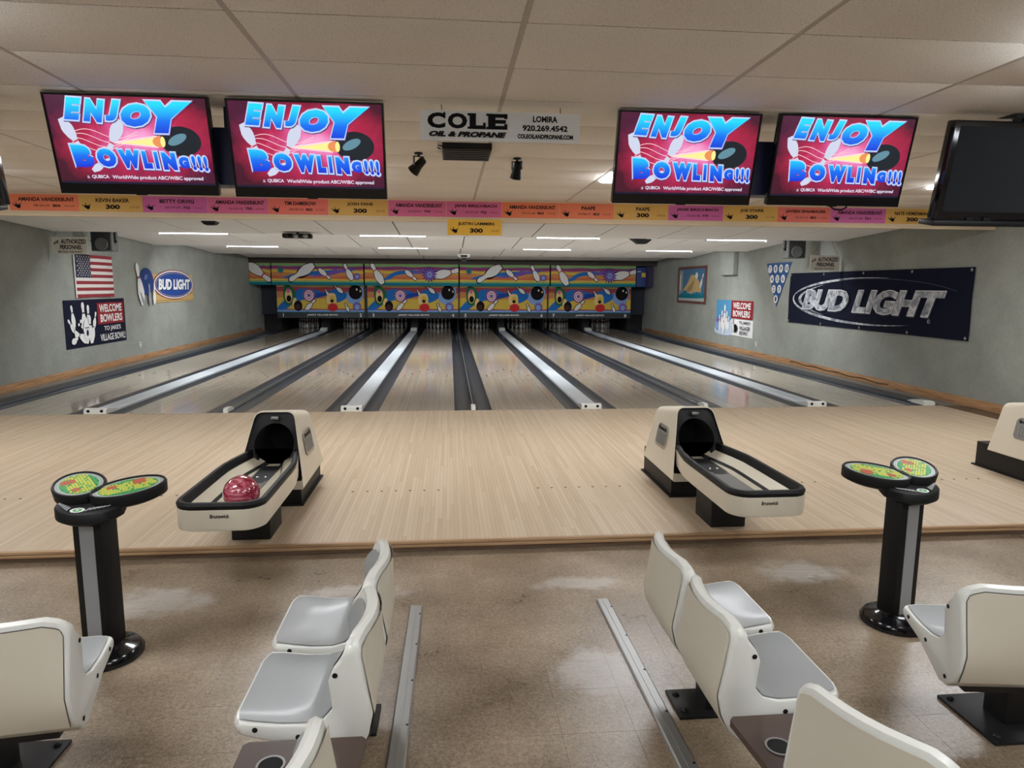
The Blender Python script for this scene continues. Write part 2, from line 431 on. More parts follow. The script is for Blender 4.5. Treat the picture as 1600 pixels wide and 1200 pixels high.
# sawtooth ceiling above the lanes
SEC = [(-.2, 3.6), (3.6, 7.8), (7.8, 12.0), (12.0, 16.2)]
ZH, ZL = 2.832, 2.64
cl = structure(MB().box(-WX, WX, -.2, YE, 2.95, 3.1, M_groove).build('ceiling_lane'), 'stepped suspended ceiling above the lanes')
lt_me = MB().box(-.5985, .5985, -.2985, .2985, 0, .010, M_ltile).mesh('lane_ceiling_tile')
for y0, y1 in SEC:
    za = ZL+(ZH-ZL)*(y1-y0)/4.2; sl = -math.atan2(ZH-ZL, 4.2)
    MB().prism([(y0, za+.011), (y1, ZL+.011), (y1, 2.95), (y0, 2.95)], -WX, WX, M_groove, 'x').build('ceiling_step', cl)
    MB().box(-WX, WX, y1-.02, y1-.004, ZL, ZL+.14, M_ltile).build('step_edge', cl)
    k = int((y1-y0-.02)/.6)
    for j in range(k):
        yc = y1-.32-j*.6; zc = ZL+(y1-yc)*(ZH-ZL)/4.2
        for i in range(-6, 6): obj('ceiling_tile', lt_me, cl, ((i+.5)*GX, yc, zc), (sl, 0, 0))
MB().box(-WX, WX, 16.2, YE, 2.6, 2.95, M_dark).build('pit_cover', cl)

# fascia between both ceilings
tr = MB(); tr.box(-WX, WX, -.26, -.2, 2.555, ZC+.01, M_fascia, .004); tr.box(-WX, WX, -.272, -.26, 2.82, 2.834, M_fascia); tr.box(-WX, WX, -.275, -.26, 2.555, 2.58, M_fascia)
structure(tr.build('trim_1'), 'cream fascia board between the two ceilings')

# ---------------------------------------------------------------- ceiling lights
M_trof = mat('troffer_glow', (247, 250, 255), .5, emit=TROFFER)
M_trofr = mat('troffer_glow_rear', (246, 250, 255), .5, emit=TROFFER_REAR)
def troffer(i, j, x, y):
    front = j > 0
    names = {1: 'behind the third screen', 4: 'behind the blank screen on the right', -2: 'behind the second screen', -5: 'at the left end'}
    lab = 'lit ceiling light panel ' + names.get(i, '') if front else 'unseen lit ceiling light panel over the seats, ' + {-4: 'front', -8: 'middle', -12: 'rear'}.get(j-1, '') + ' row, ' + {1: 'right of centre', 2: 'to the right', -3: 'to the left', -2: 'left of centre', 4: 'far right', -5: 'far left'}[i]
    t = thing('ceiling_light', lab, 'light', (x, y, ZC), 0, 'ceiling light panels')
    f = MB()
    for b in ((-.597, .597, -.302, -.272), (-.597, .597, .272, .302), (-.597, -.567, -.272, .272), (.567, .597, -.272, .272)): f.box(*b, -.002, .012, M_whitepl)
    f.build('frame', t); MB().box(-.567, .567, -.272, .272, -.022 if front else -.085, .011, M_trof if front else M_trofr, .008 if front else .03).build('diffuser', t)  # lens drop shaped to light the ceiling, deepest on the unseen rear panels
for a in trof: troffer(*a)
M_tube = mat('tube_glow', (246, 250, 255), .5, emit=TUBE)
# lane fluorescent strips hung behind each ceiling step
for row, (yy, xs) in enumerate(((3.6, (-4.92, -1.36, 1.93, 5.24)), (7.8, (-5.05, -1.45, 2.12, 5.27)))):
    for k, x in enumerate(xs):
        t = thing('strip_light', 'glowing fluorescent strip in the %s row above the lanes, %s from the left' % (('near', 'far')[row], ('first', 'second', 'third', 'fourth')[k]), 'light', (x, yy, ZL), 0, 'lane strip lights')
        MB().box(-.61, .61, .004, .07, .035, .11, M_whitepl).build('housing', t)
        MB().tube([(-.6, .037, .004), (.6, .037, .004)], .019, M_tube, 10).build('fluorescent_tube', t)
        ld = bpy.data.lights.new('strip_lamp', 'AREA'); ld.shape = 'RECTANGLE'; ld.size = 1.15; ld.size_y = .09; ld.energy = LANE_W; ld.color = (.95, .98, 1.0)
        lo = bpy.data.objects.new('lamp', ld); COL.objects.link(lo); lo.parent = t; lo.location = (0, .1, .05); lo.rotation_euler = (math.radians(22), 0, 0)
        for q in (-1, 1): MB().box(*sorted((q*.61, q*.6)), .01, .065, -.028, .04, M_whitepl).build('end_cap', t)

# ================================================================ lanes
def gutter_poly(w_):
    n = 8; inner = [(-w_/2+w_*i/n, -.075*math.sin(PI*i/n)**.7-.012) for i in range(n+1)]
    return inner + [(w_/2, -.12), (-w_/2, -.12)]
GW = .235
gut_me = MB().prism(gutter_poly(GW-.004), 0.0, 18.9, M_gut, smooth=True).mesh('gutter')
ar = MB()
for k in range(-3, 4):
    y = 4.75-abs(k)*.33; x = k*.135
    ar.add([(x-.016, y-.1, .0008), (x+.016, y-.1, .0008), (x, y+.05, .0008)], [(0, 1, 2)], M_ink)
for k in (-.44, -.40, -.36, -.32, -.28, .28, .32, .36, .40, .44): ar.lathe([(0, .0008), (.009, .0008), (.009, .0004)], M_ink, 8, (k, 2.2, 0))
ar_me = ar.mesh('lane_arrows')
PINP = []
for r in range(4):
    for c in range(r+1): PINP.append((r, c, (c-r/2)*.3048, 18.288+r*.264))
inch = .0254
prof = [(1.015, 0), (1.1, .1), (1.415, .75), (1.955, 2.25), (2.255, 3.375), (2.385, 4.5), (2.28, 5.875), (1.85, 7.25), (1.235, 8.625), (.985, 9.375), (.9, 10), (.935, 10.875), (1.045, 11.75), (1.205, 12.625), (1.273, 13.5), (1.1, 14.3), (.7, 14.8), (.2, 15)]
M_pin = mat('pin_white', (224, 222, 216), .3, coat=.3); M_pinr = mat('pin_red', (150, 30, 34), .35)
pm = MB(); n = 14
def pring(r, z): return [(r*inch*math.cos(2*PI*i/n), r*inch*math.sin(2*PI*i/n), z*inch) for i in range(n)]
for k in range(len(prof)-1):
    red = prof[k][1] in (9.375, 10.875)
    pm.loft([pring(*prof[k]), pring(*prof[k+1])], M_pinr if red else M_pin, cap0=(k == 0), cap1=(k == len(prof)-2), smooth=True)
pin_me = pm.mesh('bowling_pin')
bm = bmesh.new(); bm.from_mesh(pin_me); bmesh.ops.remove_doubles(bm, verts=list(bm.verts), dist=1e-5); bm.to_mesh(pin_me); bm.free()
LN = ['the leftmost lane', 'the second lane from the left wall', 'the third lane from the left wall', 'the lane left of the middle rail', 'the lane right of the middle rail', 'the third lane from the right wall', 'the second lane from the right wall', 'the rightmost lane']
ROWN = ['head pin', 'second row', 'third row', 'back row']
for i, x in enumerate(LC):
    t = tag(MB().box(x-LW/2, x+LW/2, 0.0, 19.1, -.05, 0, M_lane).build('bowling_lane'), 'glossy maple bowling lane, ' + LN[i], 'lane', 'bowling lanes')
    obj('lane_arrows', ar_me, t, (x, 0, 0))
    for s in (-1, 1):
        g = obj('gutter', gut_me, None, (x+s*(LW/2+GW/2), 0, 0))
        tag(g, 'dark gutter on the %s of %s' % (('left', 'right')[s > 0], LN[i]), 'gutter', 'lane gutters')
    for r, c, px, py in PINP:
        p = obj('bowling_pin', pin_me, None, (x+px, py, 0))
        place = 'head pin' if r == 0 else '%s, %s pin' % (ROWN[r], ('first', 'second', 'third', 'fourth')[c])
        tag(p, 'bowling pin on %s, %s' % (LN[i], place), 'bowling pin', 'pins on ' + LN[i])

# wide white ball return caps (pairs) and narrow rails between
def hole(mb, x, y, z, r): mb.loft([[(x+r*math.cos(2*PI*k/12), yy, z+r*math.sin(2*PI*k/12)) for k in range(12)] for yy in (y, y-.004)], M_hole)
wide = [(LC[0]+LC[1])/2, (LC[2]+LC[3])/2, (LC[4]+LC[5])/2, (LC[6]+LC[7])/2]
for k, x in enumerate(wide):
    hw = (G2-2*GW)/2
    t = thing('ball_track_cap', 'wide white ball track cap, ' + ('nearest the left wall', 'left of centre, behind the ball return with the red ball', 'right of centre, behind the empty ball return', 'nearest the right wall')[k], 'track cover', (x, 0, 0), 0, 'white ball track caps')
    ys = [.14, 4.3, 8.6, 12.9, 16.6]
    for q in range(4):
        pr = [(-hw, -.05), (-hw, .012), (-hw+.02, .03), (hw-.02, .03), (hw, .012), (hw, -.05)]
        MB().prism(pr, ys[q]+.004, ys[q+1], M_white if q % 2 == 0 else M_white2).build('cover_section', t)
    b = MB(); prof2 = [(.0, 0), (.0, .055), (.06, .075), (.16, .05), (.3, .034), (.3, 0)]
    b.loft([[(xx, y, z) for y, z in prof2] for xx in (-hw-.01, hw+.01)], M_whitepl); b.build('nose', t)
    for q in (-.085, .085): h = MB(); hole(h, q, 0.0, .04, .021); h.build('nose_hole', t)
    b = MB(); b.loft([[(xx, y, z) for y, z in [(16.6, 0), (16.6, .04), (16.8, .12), (17.0, .13), (17.0, 0)]] for xx in (-hw+.02, hw-.02)], M_whitepl); b.build('end_ramp', t)
narrow = [(LC[1]+LC[2])/2, (LC[3]+LC[4])/2, (LC[5]+LC[6])/2]
for k, x in enumerate(narrow):
    hw = (G1-2*GW)/2
    t = thing('gutter_divider', 'narrow metal rail between two gutters, ' + ('leftmost of three', 'in the middle of the lanes', 'rightmost of three')[k], 'rail', (x, 0, 0), 0, 'narrow divider rails')
    MB().prism([(-hw, -.1), (-hw, .0), (-.006, .022), (.006, .022), (hw, .0), (hw, -.1)], .2, 17.28, M_gut).build('divider_rail', t)
    MB().box(-.006, .006, .2, 17.2, .02, .03, M_alu).build('metal_strip', t)
    MB().loft([[(s*hw*1.1, y, z) for y, z in [(0, 0), (0, .045), (.05, .06), (.22, .05), (.28, .02), (.28, 0)]] for s in (-1, 1)], M_whitepl).build('nose', t)
for s, nm, ln in ((-1, 'left', 1), (1, 'right', 8)):
    xs = sorted((s*(LC[7]+LW/2+GW), s*7.02)); x = sum(xs)/2; hw = (xs[1]-xs[0])/2
    t = thing('outer_gutter_cap', 'dark capping beside the outer gutter along the %s wall' % nm, 'capping', (x, 0, 0), 0, 'outer gutter cappings')
    MB().prism([(-hw, -.1), (-hw, .0), (-hw+.03, .02), (hw-.02, .02), (hw, 0.0), (hw, -.1)], .3, 17.0, M_gcap).build('capping', t)
    MB().loft([[(q*hw*.55-s*hw*.35, y, z) for y, z in [(0, 0), (0, .045), (.06, .06), (.28, .05), (.38, .022), (.38, 0)]] for q in (-1, 1)], M_whitepl).build('nose', t)
    h = MB(); h.lathe([(0, 0), (.016, 0), (.016, .004)], M_hole, 10, (-s*hw*.35, .15, .054)); h.build('nose_hole', t)

# ================================================================ masking units and pits
def flat(name, rgb, r=.9): return mat('art_'+name, rgb, r, spec=.15)
A_orange = flat('orange', (190, 128, 82)); A_yel = flat('yellow', (204, 174, 76)); A_teal = flat('teal', (24, 112, 128)); A_green = flat('green', (118, 160, 104))
A_blue = flat('blue', (38, 104, 176)); A_pur = flat('purple', (112, 84, 160)); A_mar = flat('maroon', (150, 66, 74)); A_pink = flat('pink', (206, 96, 150))
A_white = flat('white', (214, 212, 210)); A_blk = flat('black', (24, 20, 22)); A_red = flat('red', (190, 48, 52)); A_dgreen = flat('dark_green', (44, 100, 66)); A_lblue = flat('light_blue', (128, 156, 206)); A_tan = flat('tan', (222, 190, 130)); A_plum = flat('plum', (126, 62, 110))
def wavy(x0, x1, y, amp, k, ph): return [(x0+(x1-x0)*i/24, y+amp*math.sin(k*i/24*2*PI+ph)) for i in range(25)]
def band(a, x0, x1, y0, y1, m, amp=.015, k=2.0, ph=0.0):
    a.poly(wavy(x0, x1, y0, amp, k, ph)+wavy(x0, x1, y1, amp, k, ph+1.3)[::-1], m)
def upper_art(a, w_, h, kind):
    a.rect(0, w_, 0, h, A_orange)
    band(a, 0, w_, h*.86, h*.99, A_green, .004); band(a, 0, w_, h*.73, h*.87, A_plum, .012, 3); band(a, 0, w_, h*.56, h*.70, A_yel, .03, 1.5, 1)
    band(a, 0, w_, h*.28, h*.40, flat('rust', (190, 104, 74)), .03, 2.5); band(a, 0, w_, h*.2, h*.28, A_yel, .01, 3); band(a, 0, w_, h*.12, h*.2, A_green, .004); a.rect(0, w_, 0, h*.13, A_teal)
    X = lambda u: u*w_; Yh = lambda v: v*h
    if kind == 0:
        a.blob([(X(.12), Yh(.34)), (X(.3), Yh(.56)), (X(.52), Yh(.66)), (X(.9), Yh(.74)), (X(.8), Yh(.6)), (X(.45), Yh(.46)), (X(.3), Yh(.34))], A_blue)
        a.blob([(X(.42), Yh(.4)), (X(.6), Yh(.58)), (X(.86), Yh(.8)), (X(.8), Yh(.66)), (X(.62), Yh(.44))], A_pur)
        a.ell(X(.35), Yh(.62), .3, .19, A_blk, .62); a.pin(X(.325), Yh(.57), 1.02, 2.15, A_white)
        a.pin(X(.575), Yh(.52), .52, .85+PI, A_white, A_red); a.pin(X(.835), Yh(.62), .62, .45, A_white, A_red)
        a.star(X(.1), Yh(.68), .13, A_teal, 10); a.star(X(.69), Yh(.66), .12, A_pur, 12); a.star(X(.93), Yh(.4), .16, A_pur, 12); a.ell(X(.93), Yh(.4), .06, .06, A_lblue)
    elif kind == 1:
        a.blob([(X(.2), Yh(.28)), (X(.3), Yh(.6)), (X(.45), Yh(.72)), (X(.72), Yh(.7)), (X(.9), Yh(.8)), (X(.86), Yh(.58)), (X(.6), Yh(.56)), (X(.36), Yh(.5)), (X(.26), Yh(.28))], A_blue)
        a.blob([(X(.5), Yh(.6)), (X(.64), Yh(.78)), (X(.82), Yh(.7)), (X(.74), Yh(.58))], A_pur)
        a.pin(X(.13), Yh(.55), .82, .5, A_white, A_red); a.pin(X(.49), Yh(.48), .5, .85+PI, A_white, A_red); a.pin(X(.875), Yh(.6), .95, 2.6+PI*.75, A_white, A_red)
        a.star(X(.69), Yh(.52), .3, A_blk, 14, .5, .1); a.star(X(.69), Yh(.52), .26, A_pur, 14, .62); a.ell(X(.69), Yh(.52), .09, .1, A_lblue); a.ell(X(.69), Yh(.52), .04, .045, A_pur)
    else:
        a.pin(X(.46), Yh(.58), 1.0, .9+PI, A_white, A_red)
def lower_art(a, w_, h):
    a.rect(0, w_, 0, h, A_yel); band(a, 0, w_, h*.72, h*.95, A_mar, .02, 2); band(a, 0, w_, h*.52, h*.74, A_orange, .03, 1.5, .5)
    band(a, 0, w_, h*.12, h*.42, A_yel, .02, 2, 2); band(a, 0, w_, h*.92, h*1.0, A_tan, .006); band(a, 0, w_, h*.07, h*.13, A_mar, .008, 3); a.rect(0, w_, 0, h*.09, A_lblue); a.rect(0, w_, 0, h*.025, A_teal)
    X = lambda u: u*w_; Yh = lambda v: v*h
    a.blob([(X(.2), Yh(.42)), (X(.22), Yh(.8)), (X(.36), Yh(.86)), (X(.52), Yh(.72)), (X(.46), Yh(.56)), (X(.3), Yh(.46))], A_blue)
    a.blob([(X(.38), Yh(.48)), (X(.6), Yh(.66)), (X(.58), Yh(.76)), (X(.42), Yh(.66))], flat('royal', (38, 70, 150)))
    a.blob([(X(.58), Yh(.74)), (X(.68), Yh(.86)), (X(.8), Yh(.62)), (X(.68), Yh(.36)), (X(.66), Yh(.6))], A_blue)
    a.blob([(X(.78), Yh(.5)), (X(.84), Yh(.94)), (X(.97), Yh(.9)), (X(.95), Yh(.45)), (X(.86), Yh(.3))], A_lblue)
    a.blob([(X(.0), Yh(.14)), (X(.1), Yh(.46)), (X(.16), Yh(.3)), (X(.08), Yh(.1))], A_blue)
    a.blob([(X(.09), Yh(.34)), (X(.08), Yh(.9)), (X(.15), Yh(.96)), (X(.21), Yh(.7)), (X(.18), Yh(.3))], A_dgreen)
    a.ell(X(.133), Yh(.6), .13, .25, A_tan); a.ell(X(.135), Yh(.5), .085, .12, A_blk); a.ell(X(.13), Yh(.78), .06, .08, A_pink)
    a.blob([(X(.17), Yh(.3)), (X(.19), Yh(.52)), (X(.22), Yh(.48)), (X(.21), Yh(.28))], A_tan)
    a.ell(X(.235), Yh(.24), .15, .19, A_blk); a.ell(X(.23), Yh(.2), .1, .1, flat('umber', (64, 40, 44)))
    a.star(X(.36), Yh(.64), .24, A_pink, 14, .72); 
    for q, mm in ((.2, A_plum), (.165, A_white), (.13, A_pink), (.095, A_white), (.06, A_pur)): a.ell(X(.36), Yh(.62), q, q*1.15, mm)
    a.pin(X(.375), Yh(.28), .5, -.75, A_white, A_red); a.pin(X(.565), Yh(.72), .26, .5, A_white); a.pin(X(.69), Yh(.86), .42, .85, A_white, A_red); a.pin(X(.785), Yh(.19), .32, .35, A_white, A_red)
    a.blob([(X(.555), Yh(.35)), (X(.57), Yh(.66)), (X(.65), Yh(.68)), (X(.665), Yh(.4)), (X(.62), Yh(.3))], A_tan); a.ell(X(.62), Yh(.48), .1, .13, A_yel); a.ell(X(.618), Yh(.42), .06, .06, A_blk); a.ell(X(.625), Yh(.19), .18, .15, A_red)
    a.ell(X(.885), Yh(.74), .245, .26, A_blk); a.ell(X(.9), Yh(.84), .03, .04, A_white); a.ell(X(.94), Yh(.78), .03, .04, A_tan)
    a.star(X(.9), Yh(.22), .19, A_pur, 12, .6); a.ell(X(.9), Yh(.2), .09, .1, A_lblue)
YU, YL = 15.6, 16.2
bounds = [-6.6, -3.36, .03, 3.36, 6.58]
M_frame = mat('mask_frame', (22, 26, 34), .5)
LNAME = ['the leftmost lanes', 'the lanes left of centre', 'the lanes right of centre', 'the rightmost lanes']
for k in range(4):
    x0, x1 = bounds[k], bounds[k+1]; W_ = x1-x0-.05
    t = thing('upper_masking_panel', 'upper cartoon bowling mural panel with flying pins above %s' % LNAME[k], 'mural', (0, 0, 0), 0, 'upper mural panels'); frame(t, (x0+.025, YU, 1.715), '-y')
    MB().box(0, W_, 0, .765, -.03, 0, M_frame).build('backing', t); a = Art(.003, .0012); a.clip = (0, W_, 0, .765); a.outline = A_blk; upper_art(a, W_, .765, k % 2); a.build('artwork', t)
    t = thing('lower_masking_panel', 'lower cartoon bowling mural panel with a big black ball above %s' % LNAME[k], 'mural', (0, 0, 0), 0, 'lower mural panels'); frame(t, (x0+.025, YL, .52), '-y')
    MB().box(0, W_, 0, 1.2, -.03, 0, M_frame).build('backing', t); MB().box(W_/2-.04, W_/2+.04, .9, 2.08, -.06, -.03, M_steel).build('hanger', t)
    a = Art(.003, .0012); a.clip = (0, W_, 0, 1.0); a.outline = A_blk; lower_art(a, W_, 1.0); ob = a.build('artwork', t); ob.location = (0, .205, 0)
    MB().box(0, W_, 0.005, .2, 0, .012, M_frame).build('number_band', t)
    if k < 3: MB().box(W_-(.05 if k == 0 else .0), W_+.05, -.01, 1.19, .014, .05, M_black).build('upright', t)
    a = Art(.0135, .001); xa = LC[2*k]-x0; 
    for q, u0 in ((2*k+1, .16), (2*k+2, W_-.25)): an = Art(.0135, .001); an.text(str(q), u0, u0+.1, .045, .17, A_white, .03, keep=True); an.build('lane_number', t)
    a.text("JAKE'S VILLAGE BOWL", W_*.33, W_*.68, .07, .15, A_white, .03, .25); a.build('lettering', t)
t = thing('upper_masking_panel', 'small mural panel with one large pin beside the left wall', 'mural', (0, 0, 0), 0, 'upper mural panels'); frame(t, (-WX+.01, YU, 1.715), '-y')
MB().box(0, .73, 0, .765, -.03, 0, M_frame).build('backing', t); a = Art(.003, .0012); a.clip = (0, .73, 0, .765); a.outline = A_blk; upper_art(a, .73, .765, 2); a.build('artwork', t)
M_header = mat('header_dark', (52, 46, 42), .7)
tag(MB().box(-WX, WX, YU-.03, YU+.1, 2.482, 2.66, M_header).build('masking_header'), 'dark header board above the upper murals', 'board')
M_navyp = mat('navy_panel', (30, 36, 52), .6); M_bluep = mat('blue_panel', (34, 60, 120), .6)
for s, nm in ((-1, 'left'), (1, 'right')):
    xs = sorted((s*6.62, s*WX))
    t = tag(MB().box(xs[0], xs[1], 17.1, 17.16, .62, 2.6, M_navyp).build('side_panel'), 'navy panel filling the gap between the murals and the %s wall' % nm, 'panel', 'navy side panels')
t = thing('end_cabinet', 'blue cabinet end with a yellow note beside the rightmost mural', 'cabinet', (6.62, 15.72, 1.72))
MB().box(0, .36, 0, .3, 0, .72, M_bluep, .01).build('body', t); MB().box(.19, .34, -.004, 0, .36, .52, A_yel).build('note', t); MB().box(.03, .16, -.004, 0, .55, .575, A_white).build('white_strip', t)
MB().box(.38, .72, .25, .3, 0, .74, mat('purple_cloth', (62, 52, 86), .8)).build('purple_side', t)
# pit surrounds
gaps = [(-WX, -LC[7]-LW/2-GW)] + [((LC[i]+LC[i+1])/2-(G2/2-GW if i % 2 == 0 else G1/2-GW), (LC[i]+LC[i+1])/2+(G2/2-GW if i % 2 == 0 else G1/2-GW)) for i in range(7)] + [(LC[7]+LW/2+GW, WX)]
for k, (a0, a1) in enumerate(gaps):
    tag(MB().box(a0+.004, a1-.004, 17.3, 19.28, -.1, .62, M_dark).build('kickback'), 'black pit partition ' + ('at the left wall' if k == 0 else 'at the right wall' if k == 8 else 'right of the pins on ' + LN[k-1]), 'partition', 'pit partitions')
tag(MB().box(-WX, WX, 19.3, 19.45, -.2, 2.6, M_dark).build('pit_curtain'), 'black curtain behind the pins', 'curtain')

M_pinadd = mat('added_pin_glow', (240, 244, 255), .5, emit=6.0)  # unseen tubes added behind the murals to brighten the pins
for k, x in enumerate(LC):
    t = thing('added_pin_light', 'added unseen tube brightening the pins on ' + LN[k], 'light', (x, 16.9, .66), 0, 'added pin lights')
    MB().box(-.45, .45, -.02, .03, .02, .06, M_whitepl).build('housing', t); MB().tube([(-.42, .0, .0), (.42, .0, .0)], .018, M_pinadd, 8).build('added_tube', t); MB().box(-.02, .02, -.66, .0, .03, .05, M_steel).build('bracket', t)
# ================================================================ ball returns
def trap(hb, ht, z0, z1, r, n=5):
    """rounded trapezoid outline, counter-clockwise from bottom right"""
    pts = [(hb, z0), (hb, z0+.0)]; P = [(-hb, z0), (hb, z0), (ht, z1), (-ht, z1)]; out = []
    for k in range(4):
        p = Vector(P[k]); a = (Vector(P[k-1])-p).normalized(); b = (Vector(P[(k+1) % 4])-p).normalized(); rr = r if k > 1 else r*.3
        s0 = p+a*rr; s1 = p+b*rr
        for i in range(n+1):
            t = i/n; q = s0*(1-t)**2+p*2*t*(1-t)+s1*t*t; out.append((q.x, q.y))
    return out
def tray_outline(off=0.0):
    pts = []; hw = .26+off; yf = -5.47-off; R_ = .13+off
    pts.append((.185+off, -4.12)); pts.append((.2+off, -4.22)); pts.append((.235+off, -4.4)); pts.append((.256+off, -4.55)); pts.append((hw, -4.7)); pts.append((hw, -5.0))
    for i in range(8):
        a = i/7*PI/2; pts.append((hw-R_+R_*math.cos(a), yf+R_-R_*math.sin(a)))
    L = [(-x, y) for x, y in pts][::-1]
    return pts+L
def ball_return(x, label):
    t = thing('ball_return', label, 'ball return', (x, 0, 0), 0, 'ball returns')
    lean = .5
    def ringY(sc, base, inset):
        o_ = trap(.255-inset, .15-inset, .2+inset*.3, .755-inset, .05)
        return o_
    def R3(poly, y, ln): return [(u, y+(v-.2)*ln, v) for u, v in poly]
    o_ = trap(.255, .15, .2, .755, .06); b = MB()
    b.loft([R3(o_, -4.32, .5), R3(o_, -4.30, .5), R3(trap(.25, .145, .2, .665, .06), -3.48, -.06)], M_cream, cap0=False, smooth=True)
    i_ = trap(.243, .143, .26, .746, .055)
    b.loft([R3(o_, -4.32, .5), R3(i_, -4.325, .5)], M_cream, cap0=False, cap1=False); b.build('hood', t)
    # black mouth plate with a round tunnel
    L_ = [0.0]
    for q in range(len(i_)): L_.append(L_[-1]+math.dist(i_[q], i_[(q+1) % len(i_)]))
    NR = 48; rs = []
    for k in range(NR):
        d_ = L_[-1]*k/NR; q = max(j for j in range(len(i_)) if L_[j] <= d_); f_ = (d_-L_[q])/max(1e-9, L_[q+1]-L_[q]); A, B = i_[q], i_[(q+1) % len(i_)]; rs.append((A[0]+(B[0]-A[0])*f_, A[1]+(B[1]-A[1])*f_))
    i_ = rs; cx, cz, rr = 0, .50, .15
    circ = []
    for u, v in i_:
        a = math.atan2(v-cz, u-cx); circ.append((rr*math.cos(a), cz+rr*1.05*math.sin(a)))
    b = MB(); b.loft([R3(i_, -4.325, .5), R3(i_, -4.29, .5), R3(circ, -4.27, .5)], M_black, cap0=False, cap1=False, smooth=True); b.build('mouth_plate', t)
    b = MB(); b.loft([R3(circ, -4.27, .5), R3([(u*.8, v*.8+.08) for u, v in circ], -3.75, .0)], M_hole, cap0=False, cap1=True, smooth=True); b.build('mouth_tunnel', t)
    b = MB(); b.box(-.03, .03, -4.075, -4.035, .69, .715, M_alu, .006); b.build('lamp', t)
    # base and foot
    b = MB(); b.box(-.18, .18, -4.07, -3.27, .012, .24, M_steel); b.box(-.2, .2, -4.1, -3.24, 0, .014, M_steel); b.build('base', t)
    b = MB(); b.box(-.13, .13, -4.82, -4.5, .0, .3, M_steel, .01); b.build('leg', t)
    b = MB(); b.box(-.12, .12, -4.5, -4.05, .2, .31, M_steel); b.build('beam', t)
    # tray
    ou = tray_outline(); bt = tray_outline(-.035); inn = tray_outline(-.04)
    Z3 = lambda pl, z: [(p[0], p[1], z) for p in pl]
    b = MB(); b.loft([Z3(tray_outline(-.03), .295), Z3(tray_outline(-.006), .305), Z3(ou, .325), Z3(ou, .43), Z3(tray_outline(-.02), .435)], M_cream, smooth=True, cap1=False); b.build('tray_shell', t)
    b = MB(); b.loft([Z3(tray_outline(-.004), .43), Z3(tray_outline(.002), .455), Z3(tray_outline(-.008), .472), Z3(tray_outline(-.03), .472), Z3(inn, .455), Z3(tray_outline(-.046), .41)], M_rub, cap0=False, cap1=False, smooth=True); b.build('rubber_rim', t)
    b = MB(); b.loft([Z3(tray_outline(-.046), .415), Z3(tray_outline(-.115), .372)], M_trayc, cap0=False, cap1=False); b.build('side_ramp', t)
    b = MB(); b.loft([Z3(tray_outline(-.113), .373), Z3(tray_outline(-.127), .35)], M_trayd, cap0=False, cap1=False); b.build('groove', t)
    b = MB(); b.loft([Z3(tray_outline(-.127), .34), Z3(tray_outline(-.127), .351)], M_trayc, smooth=False); b.build('bed', t)
    b = MB(); b.box(-.07, .07, -5.34, -4.6, .349, .354, M_carpet); b.build('carpet_strip', t)
    b = MB(); b.box(-.07, .07, -4.6, -4.2, .349, .355, M_trayd); b.box(-.05, .05, -4.66, -4.6, .349, .355, M_trayd); b.build('dark_plate', t)
    for dx in (-.03, .03): MB().lathe([(0, .006), (.008, .005), (.011, 0)], M_chrome, 10, (dx, -4.5, .355)).build('rivet', t)
    a = Art(0.0, .0005); a.text('Brunswick', -.055, .055, -.012, .012, M_ink2, .03, .1); ob = a.build('lettering', t); ob.matrix_local = Matrix(((1, 0, 0, -.02*(1 if x > 0 else -1)), (0, 0, -1, -5.4712), (0, 1, 0, .395), (0, 0, 0, 1)))
    # fluted chrome badges on both sides
    for s in (-1, 1):
        sl = Vector((-s*(.255-.15), 0, .555)).normalized(); up = sl; nrm = Vector((s, 0, s*0)).copy(); nrm = Vector((s*.555, 0, .105)).normalized(); rt = up.cross(nrm)
        m = Matrix((rt, up, nrm)).transposed().to_4x4(); zc = .47; m.translation = Vector((s*(.254-(zc-.2)/.52*.105), -3.86, zc))+nrm*.004
        b = MB(); L = []
        for cxx, cyy, a0 in ((.085, .055, 0), (-.085, .055, 90), (-.085, -.055, 180), (.085, -.055, 270)):
            for i in range(6):
                a = math.radians(a0+i*18); L.append((cxx+.05*math.cos(a), cyy+.045*math.sin(a)))
        b.loft([[(u, v, 0) for u, v in L], [(u, v, .006) for u, v in L], [(u*.96, v*.95, .009) for u, v in L]], M_chrome); bd = b.build('badge', t); bd.matrix_local = m
        f = MB()
        for i in range(6):
            u = -.085+i*.034; f.loft([[(u+q*.009*math.cos(a), v, .009+.006*math.sin(a)) for a in [PI*j/5 for j in range(6)] for q in (1,)] for v in (-.07, .035)], M_alu)
        f.build('fluting', bd)
        a = Art(.0105, .0003); a.text('Brunswick', -.1, .1, .048, .08, M_ink2, .03); a.build('badge_lettering', bd)
    return t
BRX = [(LC[2]+LC[3])/2, (LC[4]+LC[5])/2, (LC[6]+LC[7])/2]
ball_return(BRX[0], 'cream ball return with a red ball in its tray, on the left')
ball_return(BRX[1], 'cream ball return with an empty tray, right of centre')
ball_return(BRX[2], 'cream ball return cut off by the right edge of the view')
